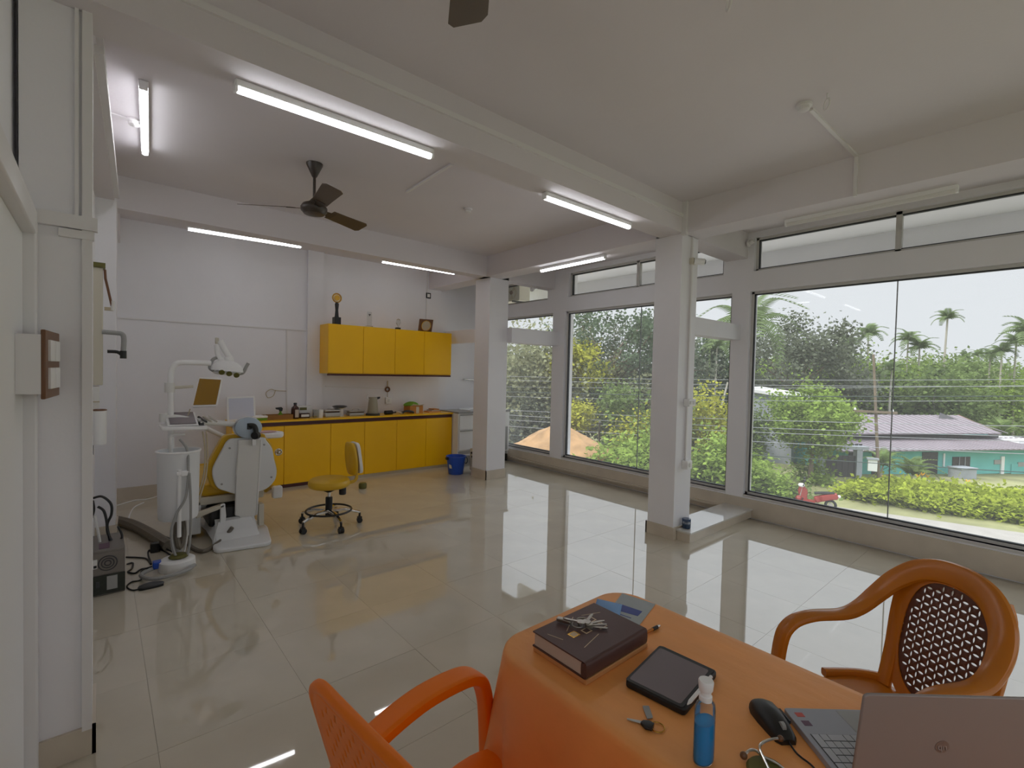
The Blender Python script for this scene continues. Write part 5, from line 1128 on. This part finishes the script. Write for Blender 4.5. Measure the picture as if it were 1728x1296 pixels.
FR = {'coco': frond_mesh('frond', 3.2, .55, 24, M['lf_palm'], .07, .85), 'areca': frond_mesh('frond', 1.5, .35, 13, M['lf_palm'], .075, .5), 'bushp': frond_mesh('frond', 2.4, .4, 16, M['lf_mid'], .09, .6)}
def palm(label, base, top, kind, n, tr=.13, group=None, tilt=(.2, 1.1), scale=1, name='palm_tree', seed=0):
    base, top = np.array(base, float), np.array(top, float); o = thing(name, label, 'palm', base, 0, group)
    obj('trunk', MB().tube(smooth([base, (base+top)/2+V(.15, .1, 0), top], 5), list(np.linspace(tr, tr*.6, 11)), 8), M['pale'], o)
    R_ = random.Random(seed)
    for i in range(n):
        f = bpy.data.objects.new('frond', FR[kind]); COL.objects.link(f); f.parent = o
        f.location = tuple(top-base); q = (i+.5)/n; el = tilt[0]+(tilt[1]-tilt[0])*q+R_.uniform(-.12, .12)
        f.rotation_euler = (0, -el, i*2.4+seed); f.scale = (scale,)*3
    return o
# --- turquoise house with sheet roofs
A_, B_ = at(1425, 803, 31.0), at(1735, 818, 34.0); A_[2] = B_[2] = GZ-.35
eh = unit(B_-A_); nh = V(-eh[1], eh[0], 0); nh = nh if nh[0] > 0 else -nh; ZH = GZ-.35
LH = np.linalg.norm(B_-A_)+5; 
def hw(s, t, z): return A_+eh*s+nh*t+V(0, 0, z-A_[2])
def hs(u, v, off=0.0):           # a pixel on the front wall plane -> (s, z)
    d_ = ray(u, v); p0 = A_-nh*off; t = ((p0-CAM) @ nh)/(d_ @ nh); q = CAM+d_*t; return (q-A_) @ eh, q[2]
ho = thing('house', 'low turquoise house with grey sheet roofs beyond the road', 'house', hw(LH/2, 2, ZH))
ze = hs(1600, 762)[1]
obj('wall', MB().prism([hw(0, 0, ZH), hw(LH, 0, ZH), hw(LH, 6, ZH), hw(0, 6, ZH)], (0, 0, ze+.35-ZH)), M['teal'], ho)
def panel(nm, u0, v0, u1, v1, m, d=.04, fr=None, par=None):
    s0, z1 = hs(u0, v0); s1, z0 = hs(u1, v1)
    w = obj(nm, MB().prism([hw(s0, -.01, z0), hw(s1, -.01, z0), hw(s1, -.01, z1), hw(s0, -.01, z1)], -nh*d), M[m], par or ho); return w
for nm, a in (('window', (1432, 749, 1453, 773)), ('window', (1607, 771, 1635, 797)), ('doorway', (1556, 763, 1580, 806)), ('vent', (1677, 776, 1691, 783)), ('vent', (1717, 780, 1735, 787)), ('doorway', (1472, 754, 1484, 800))):
    w = panel(nm, *a, m='dark' if nm != 'vent' else 'grey')
    if nm == 'window':
        s0, z1 = hs(a[0], a[1]); s1, z0 = hs(a[2], a[3])
        for k_ in (.33, .66): obj('bar', MB().prism([hw(s0+(s1-s0)*k_, -.06, z0), hw(s0+(s1-s0)*k_+.05, -.06, z0), hw(s0+(s1-s0)*k_+.05, -.06, z1), hw(s0+(s1-s0)*k_, -.06, z1)], -nh*.03), M['conc'], w)
panel('drain_pipe', 1688, 770, 1691, 815, 'white', .08); panel('wall_niche', 1706, 783, 1740, 806, 'teal', .03); panel('drain_pipe', 1591, 765, 1592.5, 787, 'white', .06)
# roofs: lower verandah slope, dark gap, upper slope, red-brown hip end
def roofp(nm, pts, m, th=.08, par=ho): return obj(nm, MB().prism(pts, (0, 0, th)), M[m], par, flat=True)
e1 = .9; z_e = hs(1600, 761, e1)[1]
sL = -1.2
zt_ = hs(1600, 741, -2.1)[1]
roofp('lower_roof', [hw(sL, -e1, z_e), hw(LH+1, -e1, z_e), hw(LH+1, 2.1, zt_), hw(sL, 2.1, zt_)], 'roof')
obj('clerestory', MB().prism([hw(sL, 2.0, zt_-.1), hw(hs(1685, 745, -2)[0], 2.0, zt_-.1), hw(hs(1685, 745, -2)[0], 2.0, zt_+.32), hw(sL, 2.0, zt_+.32)], nh*.2), M['dark'], ho)
z2, z3 = max(zt_+.2, hs(1600, 733, -1.5)[1]), hs(1560, 702, -5.2)[1]
sr = hs(1688, 743, -1.5)[0]; sg = hs(1618, 700, -5.2)[0]
roofp('upper_roof', [hw(sL, 1.5, z2), hw(sr, 1.5, z2), hw(sg, 5.2, z3), hw(sL, 5.2, z3)], 'roof')
roofp('hip_roof', [hw(sr, 1.5, z2), hw(sr+.3, 7.5, z2), hw(sg, 5.2, z3+.05)], 'rust')
roofp('back_roof', [hw(sL, 5.2, z3), hw(sg, 5.2, z3), hw(sr+.3, 8.5, z2), hw(sL, 8.5, z2)], 'roof')
gx = hs(1602, 712, -4.2)[0]
roofp('gable_dormer', [hw(gx-1.5, 3.9, z3-.55), hw(gx+1.3, 3.7, z3-.55), hw(gx+.1, 5.0, z3+.25)], 'dark', .06)
for i in range(0, 46):
    s = sL+i*(LH+1-sL)/46
    obj('roof_rib', MB().obox((hw(s, -e1, z_e+.09)+hw(s, 2.1, zt_+.09))/2, (hw(s, 2.1, zt_)-hw(s, -e1, z_e), eh, np.cross(hw(s, 2.1, zt_)-hw(s, -e1, z_e), eh)), (1.65, .03, .02)), M['roof'], ho)
for i in range(0, 30):
    s = sL+i*(sg-sL)/30
    obj('roof_rib', MB().obox((hw(s, 1.5, z2+.09)+hw(s, 5.2, z3+.09))/2, (hw(s, 5.2, z3)-hw(s, 1.5, z2), eh, np.cross(hw(s, 5.2, z3)-hw(s, 1.5, z2), eh)), (1.95, .03, .02)), M['roof'], ho)
# side shed with white edge at right end
p = at(1706, 742, 36); obj('shed_roof', MB().obox(p, (eh, nh, Z1), (1.6, 1.5, .1)), M['white'], ho); obj('shed_wall', MB().obox(p-V(0, 0, .7), (eh, nh, Z1), (1.5, 1.4, .6)), M['rust'], ho)
s0, z0 = hs(1623, 812, 1.2); c_ = hw(s0, -1.2, ZH)
o = thing('water_tank', 'grey concrete block tank in front of the house window', 'tank', c_)
obj('tank', MB().obox(c_+V(0, 0, .35), (eh, nh, Z1), (.62, .4, .35)), M['conc'], o); obj('cover', MB().obox(c_+V(0, 0, .73), (eh, nh, Z1), (.68, .45, .04)), M['conc'], o)
# gate left of the house
ga, gb = at(1384, 798, 29), at(1458, 806, 29)
ga[2] = gb[2] = GZ-.15; gv = unit(gb-ga)
o = thing('gate', 'dark gate with pale posts and flat lintel beside the house', 'gate', (ga+gb)/2); gl = np.linalg.norm(gb-ga); gn = V(-gv[1], gv[0], 0)
for k_ in (0, .84): obj('post', MB().obox(ga+gv*gl*k_+V(0, 0, 1.0), (gv, gn, Z1), (.17, .17, 1.0)), M['conc'], o)
obj('lintel', MB().obox(ga+gv*gl*.45+V(0, 0, 2.0), (gv, gn, Z1), (gl*.58, .2, .1)), M['conc'], o)
for i in range(6): obj('gate_board', MB().obox(ga+gv*gl*(.08+.84*.16*(i+.5))+V(0, 0, .85), (gv, gn, Z1), (gl*.064, .04, .65)), M['dark'], o)
# weathered grey building left
def gb_(u, v, d): return at(u, v, d)
q0, q1 = at(1256, 760, 36), at(1335, 766, 34); gz = GZ-.2
e2 = unit(V(q1[0]-q0[0], q1[1]-q0[1], 0)); n2 = V(-e2[1], e2[0], 0); n2 = n2 if n2[0] > 0 else -n2; L2 = np.linalg.norm((q1-q0)[:2])
zr0, zr1 = at(1256, 655, 36)[2], at(1322, 668, 34)[2]
o = thing('grey_building', 'weathered grey building with pale sloping roof edge, behind the bushy tree', 'building', V(*(q0+e2*L2/2+n2*3)[:2], gz))
w0 = V(q0[0], q0[1], gz); 
obj('wall', MB().add([w0, w0+e2*L2, w0+e2*L2+n2*6, w0+n2*6]+[p_+V(0, 0, zz-gz-.15) for p_, zz in ((w0, zr0), (w0+e2*L2, zr1), (w0+e2*L2+n2*6, zr1), (w0+n2*6, zr0))], [(0, 1, 5, 4), (1, 2, 6, 5), (2, 3, 7, 6), (3, 0, 4, 7), (4, 5, 6, 7), (0, 3, 2, 1)]), M['conc'], o)
obj('roof', MB().prism([w0-e2*.4-n2*.4+V(0, 0, zr0-gz-.15), w0+e2*(L2+.3)-n2*.4+V(0, 0, zr1-gz-.2), w0+e2*(L2+.3)+n2*6+V(0, 0, zr1-gz-.2), w0-e2*.4+n2*6+V(0, 0, zr0-gz-.15)], (0, 0, .22)), M['white'], o)
obj('ledge', MB().prism([w0-n2*.5+V(0, 0, (zr0-gz)*.58), w0+e2*L2*.9-n2*.5+V(0, 0, (zr0-gz)*.58), w0+e2*L2*.9+V(0, 0, (zr0-gz)*.58), w0+V(0, 0, (zr0-gz)*.58)], (0, 0, .18)), M['conc'], o)
obj('window', MB().prism([w0+e2*L2*.1-n2*.02+V(0, 0, 2.2), w0+e2*L2*.3-n2*.02+V(0, 0, 2.2), w0+e2*L2*.3-n2*.02+V(0, 0, 3.1), w0+e2*L2*.1-n2*.02+V(0, 0, 3.1)], -n2*.03), M['dark'], o)
# low house between column and pilaster
q0, q1 = at(1194, 720, 36), at(1228, 724, 36)
o = thing('small_house', 'grey outbuilding with flat roof and orange ledge behind the near column', 'house', V(*q0[:2], gz)); z_t = q0[2]+.6
obj('wall', MB().obox(V(q0[0]+1, q0[1]-.6, (gz+z_t)/2), (e2, n2, Z1), (2.0, 1.5, (z_t-gz)/2)), M['conc'], o); obj('roof', MB().obox(V(q0[0]+1, q0[1]-.6, z_t+.1), (e2, n2, Z1), (2.2, 1.8, .1)), M['conc'], o)
obj('window', MB().obox(V(q0[0]+1, q0[1]-.6, z_t-1.5)-n2*1.52, (e2, n2, Z1), (.5, .03, .5)), M['dark'], o); obj('orange_ledge', MB().obox(V(q0[0]+1, q0[1]-.6, z_t-2.4)-n2*1.7, (e2, n2, Z1), (1.8, .25, .12)), M['soil'], o)
# far shed roof
p = at(1655, 685, 52); o = thing('far_shed', 'white sheet roof shed far back among the palms', 'shed', V(p[0], p[1], GZ-.6))
obj('roof', MB().obox(p+V(0, 0, .3), (eh, unit(nh+V(0, 0, .3)), np.cross(eh, unit(nh+V(0, 0, .3)))), (2.6, 1.2, .08)), M['white'], o); obj('wall', MB().box((p[0]-.8, p[1]-2, GZ-.6), (p[0]+1.5, p[1]+2, p[2]-.2)), M['dark'], o)
# scooter at roadside
sc = ground(1374, 857); 
o = thing('scooter', 'red motor scooter parked on the roadside beyond the window', 'scooter', sc); ds = unit(ground(1404, 858)-ground(1346, 850)); ds[2] = 0; ns = V(-ds[1], ds[0], 0)
def sp_(a, b, z): return sc+ds*a+ns*b+V(0, 0, z)
for a in (-.62, .62):
    w = obj('wheel', MB().torus(sp_(a, 0, .23), .19, .06, ds, Z1, 20, 8), M['scootd'], o); obj('hub', MB().cyl(sp_(a, -.05, .23), sp_(a, .05, .23), .1, n=12), M['steel'], w)
obj('rear_body', MB().sweep(smooth([sp_(.0, 0, .38), sp_(.3, 0, .5), sp_(.65, 0, .62), sp_(.88, 0, .66)], 4), [.2, .3, .3, .14]+[.3]*9, [.2]+[.3]*11+[.1], (0, 0, 1)), M['scoot'], o)
obj('seat', MB().sweep(smooth([sp_(-.02, 0, .68), sp_(.3, 0, .74), sp_(.75, 0, .78)], 4), .24, .11, (0, 0, 1)), M['scootd'], o)
obj('floorboard', MB().obox(sp_(-.22, 0, .3), (ds, ns, Z1), (.25, .15, .04)), M['scoot'], o)
obj('leg_shield', MB().sweep(smooth([sp_(-.42, 0, .3), sp_(-.46, 0, .6), sp_(-.52, 0, .92)], 4), [.3]*4+[.38]*3+[.26]*2, .07, (1, .3, 0)), M['scoot'], o); obj('front_fender', MB().sphere(sp_(-.62, 0, .36), (.22, .14, .14), 14, 8), M['scoot'], o)
obj('fork', MB().cyl(sp_(-.62, 0, .25), sp_(-.48, 0, 1.0), .035), M['steel'], o); obj('handlebar', MB().cyl(sp_(-.46, -.33, 1.02), sp_(-.46, .33, 1.02), .025), M['scootd'], o); obj('headlamp', MB().sphere(sp_(-.54, 0, .98), (.1, .14, .1), 14, 8), M['white'], o)
for s in (-1, 1): obj('mirror', MB().cyl(sp_(-.46, s*.28, 1.02), sp_(-.42, s*.34, 1.25), .012).sphere(sp_(-.42, s*.34, 1.27), .06), M['scootd'], o, kind='stuff')
obj('tail_lamp', MB().sphere(sp_(.93, 0, .66), .07), M['white'], o)
# soil mound left
rows = []
mc = at(945, 765, 25.5); mc[2] = GZ
for j in range(10):
    t = j/9; rows.append([mc+V(5.2*t*math.cos(a)*(1+.15*math.sin(3*a)), 6*t*math.sin(a)*(1+.12*math.sin(4*a+1)), 3.3*(1-t)**.9+.35*math.sin(7*a+9*t)*t*(1-t)*2) for a in [2*pi*k_/36 for k_ in range(36)]])
one('soil_mound', 'orange bare soil mound seen through the left windows', 'mound', MB().loft(rows, cap=False), M['soil'])
o = thing('marker_post', 'thin dark post with orange base in front of the mound', 'post', ground(1010, 800)); b = ground(1010, 800)
obj('post', MB().cyl(b, at(1012, 712, 24), .05), M['dgrey'], o); obj('base', MB().cyl(b, b+V(0, 0, .9), .07), M['flower'], o)
b = at(1016, 776, 23); one('red_bin', 'small red round bin low behind the left window sill', 'bin', MB().lathe([(.2, -.35), (.26, 0), (.22, .12), (.01, .16)], b, 16), M['scoot'])
# --- trees
def G(u, d): p = at(u, 640, d); return V(p[0], p[1], GZ-.3)
def hgt(u, v, d): return at(u, v, d)[2]-(GZ-.3)
tree('broad_tree', 'tall dark branching tree with open crown behind the middle window', G(1030, 36), hgt(1030, 518, 36), (5.2, 5.2, 4.2), M['lf_dark'], 4200, 64, .42, tr=.3, spread=.1, branches=34, hollow=.6)
tree('broad_tree', 'dark tree beside the tall branching tree, near the column edge', G(1095, 38), hgt(1095, 530, 38), (4.5, 4.5, 4.5), M['lf_grey'], 6000, 44, .42, tr=.26, spread=.15, branches=14)
tree('bamboo_clump', 'dense pale green tree filling the narrow far window', G(900, 35), hgt(905, 545, 35), (4.2, 4.2, 6.0), M['lf_pale'], 12000, 60, .42, tr=.22, spread=.2, branches=4, hollow=.2)
tree('broad_tree', 'grey green tree low in the far window behind the mound', G(872, 36), hgt(872, 600, 36), (5, 5, 5), M['lf_grey'], 7000, 40, .45, spread=.22, branches=4, hollow=.2)
tree('leafy_tree', 'bright yellow green tree at the left of the middle window', G(978, 33), hgt(978, 572, 33), (1.9, 1.9, 1.9), M['lf_yel'], 1800, 26, .38, spread=.2)
tree('leafy_tree', 'mid green slender tree in the centre of the middle window', G(1045, 33), hgt(1040, 610, 33), (2.8, 2.8, 3.0), M['lf_pale'], 2200, 26, .36, spread=.18, branches=12, bark='pale', hollow=.4)
tree('leafy_tree', 'green tree against the left edge of the near column', G(1090, 28), hgt(1090, 655, 28), (2.6, 2.6, 2.4), M['lf_mid'], 3800, 30, .34, spread=.2)
tree('leafy_tree', 'bushy yellow green tree in front of the grey building', G(1374, 27.5), hgt(1374, 656, 27.5), (2.25, 2.25, 2.0), M['lf_bright'], 6500, 44, .3, spread=.17, branches=14, hollow=.45)
tree('leafy_tree', 'light green tree just right of the near column', G(1188, 27), hgt(1188, 655, 27), (1.5, 1.5, 2.6), M['lf_yel'], 2600, 22, .32, spread=.22)
tree('broad_tree', 'large grey branching tree right of the coconut palm', G(1335, 46), hgt(1335, 548, 46), (6.5, 6.5, 5.5), M['lf_grey'], 10000, 70, .5, tr=.32, spread=.12, branches=26, hollow=.55)
tree('broad_tree', 'dark tree seen between near column and pilaster', G(1195, 44), hgt(1190, 575, 44), (3.2, 3.2, 4.2), M['lf_dark'], 4500, 36, .5, spread=.2)
ks = [('lf_mid', (4.2, 4.2, 4.2)), ('lf_bright', (4.0, 4.0, 4.0)), ('lf_pale', (3.4, 3.4, 4.2)), ('lf_mid', (4.5, 4.5, 3.8))]
protos = []
for i, (m_, r_) in enumerate(ks):
    d0 = [(1425, 590), (1530, 597), (1655, 605), (1715, 600)][i]
    t_ = tree('backdrop_tree', 'leafy tree in the treeline behind the turquoise house', G(d0[0], 56), 7.9, r_, M[m_], 6500, 46, .5, group='trees in the treeline beyond the house', spread=.22, hollow=.3, branches=3)
    protos.append(t_)
R5 = random.Random(5)
spots = [(1395, 60), (1460, 52), (1490, 62), (1570, 60), (1610, 54), (1690, 50), (1745, 58), (1560, 48), (1640, 66), (1275, 58), (1300, 62), (1060, 62), (1000, 58), (965, 60), (905, 56), (870, 60), (1335, 64), (1440, 70), (1520, 72), (1600, 74), (1680, 72), (1205, 60)]
for i, (u, d) in enumerate(spots):
    t_ = copy_tree(protos[i % 4]); t_.location = tuple(G(u, d)); t_.rotation_euler = (0, 0, R5.uniform(0, 6)); s = R5.uniform(.85, 1.1)*(1.0 if d < 65 else 1.12); t_.scale = (s*1.1, s*1.1, s)
# palms
palm('coconut palm with long drooping fronds at the right window edge', G(1235, 31), at(1262, 548, 31), 'coco', 16, .2, tilt=(-.75, 1.0), scale=1.0, seed=1)
palm('lone tall slender palm standing high above the treeline', G(1592, 50), at(1599, 538, 50), 'areca', 12, .13, tilt=(-.3, 1.2), scale=.95, seed=2)
palm('tall palm at the right picture edge above the trees', G(1738, 46), at(1734, 560, 46), 'areca', 12, .13, tilt=(-.3, 1.1), scale=1.5, seed=3)
for i, (u, v, d, s) in enumerate(((1432, 582, 50, 1.09), (1468, 566, 50, 1.22), (1553, 588, 50, 1.16), (1532, 574, 50, 1.09), (1632, 603, 56, 0.75), (1650, 600, 58, 0.75), (1672, 602, 50, 0.88), (1692, 594, 48, 1.02), (1208, 588, 42, 1.09), (1505, 625, 44, 0.95), (1580, 636, 46, 0.95), (1715, 580, 48, 1.16), (1480, 636, 46, 0.82))):
    palm('slender palm standing in the treeline behind the house', G(u, d), at(u+R5.uniform(-3, 3), v, d), 'areca', 11, .11, 'palms in the treeline beyond the house', (-.35, 1.1), s, seed=i)
p = at(968, 662, 34); o = thing('distant_shed', 'white sheet roof glimpsed among trees in the middle window', 'shed', V(p[0], p[1], GZ))
obj('roof', MB().obox(p, (unit((-.5, .8, 0)), unit((.8, .5, .5)), Z1), (.9, .7, .06)), M['white'], o); obj('wall', MB().box((p[0]-.4, p[1]-.5, GZ), (p[0]+.6, p[1]+.5, p[2]-.3)), M['rust'], o)
for lab, u, v, d, n_, s in (('clump of arching palm leaves against the turquoise house wall', 1540, 805, 29, 18, .62), ('young palm beside the utility pole in front of the house', 1490, 790, 29.5, 10, .6), ('low banana plant right of the brown roof hip', 1690, 735, 42, 12, .8)):
    b = at(u, v, d); palm(lab, b-V(0, 0, .8), b+V(0, 0, .1), 'bushp', n_, .07, None, (.25, 1.25), s, 'palm_shrub', n_)
# --- bushes along the road
hb = []
for i in range(15):
    t = i/14; b0_ = ground(1452, 846)+(ground(1740, 886)-ground(1452, 846))*t
    for row in range(2):
        p = b0_+V(.9+row*2.0+R5.uniform(-.3, .3), R5.uniform(-.2, .2)+.15*row, 0)
        if i == 0 and row == 0:
            proto_b = shrub('roadside_shrub', 'big leaved yellow green shrub in the roadside thicket', p, (.95, .85, .55), leafmat('leaf_thicket', (168, 180, 70), .4), 1100, .34, 'roadside thicket before the house', .3); s_ = proto_b
        else:
            s_ = copy_tree(proto_b); s_.location = tuple(p); s_.rotation_euler = (0, 0, R5.uniform(0, 6)); q = R5.uniform(.9, 1.2); s_.scale = (q, q, q*(1.05 if row else .9))
for i, (u, v, d) in enumerate(((1490, 808, 27), (1502, 806, 27), (1548, 806, 28), (1556, 803, 28), (1565, 806, 28), (1632, 815, 29), (1640, 820, 29))):
    p = at(u, v, d); o = thing('canna_flower', 'orange yellow flower spike rising from the roadside thicket', 'flower', p-V(0, 0, .5), 0, 'orange flowers in the thicket')
    obj('stem', MB().cyl(p-V(0, 0, .5), p, .02, n=6), M['lf_mid'], o)
    for k_ in range(5): a = k_*1.26; obj('petal', MB().prism([p, p+V(.09*math.cos(a), .09*math.sin(a), .1), p+V(.16*math.cos(a+.3), .16*math.sin(a+.3), .2), p+V(.08*math.cos(a+.6), .08*math.sin(a+.6), .12)], (.01, .01, .01)), M['flower'], o)
for i, (lab, u, v, d, r_, m_, n_, lf) in enumerate((
 ('low dark bush under the bushy tree beside the scooter', 1330, 838, 24.5, (1.3, 1.3, .8), 'lf_mid', 1400, .3),
 ('bright bush at the lower left corner of the right window', 1278, 822, 24, (1.5, 1.4, 1.15), 'lf_bright', 2200, .34),
 ('second bright bush behind the pilaster, near the right window corner', 1248, 800, 26, (1.4, 1.4, 1.3), 'lf_bright', 1600, .34),
 ('big leaved bright bush low behind the narrow window pane', 1195, 800, 23, (1.5, 1.4, 1.5), 'lf_bright', 2400, .36),
 ('big leaved green bush at the bottom of the middle window', 1060, 790, 23.5, (2.0, 1.7, 1.4), 'lf_bright', 3200, .38),
 ('green bush right of the big leaved bush, against the near column', 1110, 790, 24, (1.5, 1.5, 1.8), 'lf_bright', 2400, .36),
 ('pale bush standing above the big leaved bush in the middle window', 1085, 735, 27, (1.5, 1.5, 1.5), 'lf_yel', 1800, .34),
 ('tangled yellow green shrub on the slope left of the mound post', 975, 705, 29, (1.2, 1.2, .9), 'lf_yel', 1200, .32),
 ('tall leafy shrub below the grey building, left of the tree', 1275, 755, 29, (.8, .8, 2.4), 'lf_mid', 1600, .3),
 ('green bush left of the gate behind the scooter', 1372, 805, 28, (1.0, 1.0, .9), 'lf_bright', 1100, .3),
 ('dark green undergrowth at the foot of the far window trees', 890, 715, 34, (3.0, 2.5, 1.6), 'lf_grey', 2400, .4))):
    p = at(u, v, d); shrub('leafy_bush', lab, V(p[0], p[1], min(p[2]-r_[2]*.8, p[2]-.3)), r_, M[m_], n_, lf, asp=.34)
# utility pole and lines
b, t_ = at(1482, 862, 25.5), at(1474, 598, 25.5); b[2] = GZ
o = thing('utility_pole', 'leaning utility pole with cross arm and meter box by the thicket', 'pole', b)
obj('pole', MB().tube([b, t_], [.085, .055], 10), M['bark'], o); c_ = at(1474, 695, 25.4); obj('cross_arm', MB().obox(c_, (unit((-.35, 1, 0)), unit((1, .35, 0)), Z1), (1.0, .06, .06)), M['bark'], o)
for k_ in (-.8, .8): obj('insulator', MB().lathe([(.05, .06), (.06, .1), (.03, .18)], c_+unit((-.35, 1, 0))*k_, 10), M['white'], o)
c_ = at(1472, 785, 25.3); mbx = obj('meter_box', MB().obox(c_, (unit((-.35, 1, 0)), unit((1, .35, 0)), Z1), (.2, .12, .3)), M['white'], o); obj('box_roof', MB().obox(c_+V(0, 0, .34), (unit((-.35, 1, 0)), unit((1, .35, 0)), Z1), (.26, .18, .04)), M['conc'], mbx)
o = thing('bare_pole', 'pale leaning pole between near column and pilaster', 'pole', G(1203, 30)); obj('pole', MB().tube([G(1203, 30)+V(0, 0, 1.5), at(1228, 645, 30)], [.1, .05], 8), M['pale'], o); obj('foot', MB().cyl(G(1203, 30), G(1203, 30)+V(0, 0, 1.6), .12), M['bark'], o)
for i, (v0, v1, r_, m_, d) in enumerate(((634, 640, .012, 'wire', 24), (640, 652, .012, 'wire', 24), (652, 650, .012, 'wire', 25), (660, 668, .02, 'wired', 22), (668, 676, .012, 'wire', 24), (690, 720, .014, 'wire', 23), (698, 738, .014, 'wire', 23), (706, 746, .014, 'wire', 23), (716, 768, .014, 'wire', 22), (730, 800, .018, 'wired', 22))):
    a, b = at(820, v0, d+8), at(1780, v1, d-3); P_ = [a+(b-a)*t+V(0, 0, -.35*4*t*(1-t)*.4) for t in np.linspace(0, 1, 12)]
    one('power_line', 'thin overhead line crossing outside all the windows' if m_ == 'wire' else ('thick dark overhead cable crossing the trees' if i == 3 else 'dark low cable crossing in front of the turquoise house'), 'cable', MB().tube(P_, r_, 5), M[m_], 'overhead lines outside' if m_ == 'wire' else None)
# outdoor air conditioner unit outside the far transom
p = V(5.86, 6.74, 2.84)
o = thing('outdoor_unit', 'white outdoor air conditioner fan unit beyond the far transom', 'air conditioner', p)
obj('cabinet', MB().box((5.74, 6.52, 2.84), (6.0, 7.1, 3.17)), M['cream'], o, bevel=.01); obj('fan_ring', MB().torus((5.735, 6.74, 3.0), .13, .012, V(0, 1, 0), Z1), M['darkb'], o); obj('fan_hub', MB().cyl((5.73, 6.74, 3.0), (5.745, 6.74, 3.0), .04), M['brown'], o)
for k_ in range(3): a = k_*2.09; obj('fan_blade', MB().prism([V(5.738, 6.74, 3.0)+V(0, math.cos(a+q)*.115, math.sin(a+q)*.115) for q in (0, .35, .7)]+[V(5.738, 6.74, 3.0)], (-.004, 0, 0)), M['darkb'], o)
obj('bracket', MB().box((XW+T, 6.6, 2.81), (6.0, 6.64, 2.84)), M['dgrey'], o)

# ---- every look-alike outside gets the place that singles it out
ORD = ['first', 'second', 'third', 'fourth', 'fifth', 'sixth', 'seventh', 'eighth', 'ninth', 'tenth', 'eleventh', 'twelfth', 'thirteenth', 'fourteenth', 'fifteenth', 'sixteenth', 'seventeenth', 'eighteenth', 'nineteenth', 'twentieth']
def sx(o):
    c_ = RM @ (np.array(o.location)-CAM); return 864+F*c_[0]/c_[2], c_[2]
def pane(u): return 'the far window' if u < 948 else 'the middle window' if u < 1140 else 'the narrow pane by the near column' if u < 1250 else 'the right window'
def places(group, fmt, keyf=lambda u, d: pane(u)):
    L_ = {}
    for o in bpy.data.objects:
        if o.get('group') == group and o.get('category'): u, d = sx(o); L_.setdefault(keyf(u, d), []).append((u, o))
    for k_, v in L_.items():
        v.sort(key=lambda q: q[0])
        for i, (u, o) in enumerate(v): o['label'] = fmt % ((ORD[i] if len(v) > 1 else 'only'), k_)
places('trees in the treeline beyond the house', 'leafy treeline tree, %s from the left in %s')
places('palms in the treeline beyond the house', 'slender treeline palm, %s from the left in %s')
fr = sorted(sx(o)[1] for o in bpy.data.objects if o.get('group') == 'roadside thicket before the house'); md_ = fr[len(fr)//2]
for row_ in (0, 1):
    pass
th_ = [o for o in bpy.data.objects if o.get('group') == 'roadside thicket before the house']
for row_ in (0, 1):
    for i, o in enumerate(th_[row_::2]): o['label'] = 'big leaved yellow green thicket shrub, %s from the left in the %s row' % (ORD[i], ('front', 'back')[row_])
for i, o in enumerate(sorted([o for o in bpy.data.objects if o.get('group') == 'orange flowers in the thicket'], key=lambda o: sx(o)[0])): o['label'] = 'orange yellow flower spike in the thicket, %s from the left' % ORD[i]
for i, o in enumerate([o for o in bpy.data.objects if o.get('group') == 'overhead lines outside']): o['label'] = 'thin pale overhead line crossing outside the windows, %s from the top' % ORD[i]
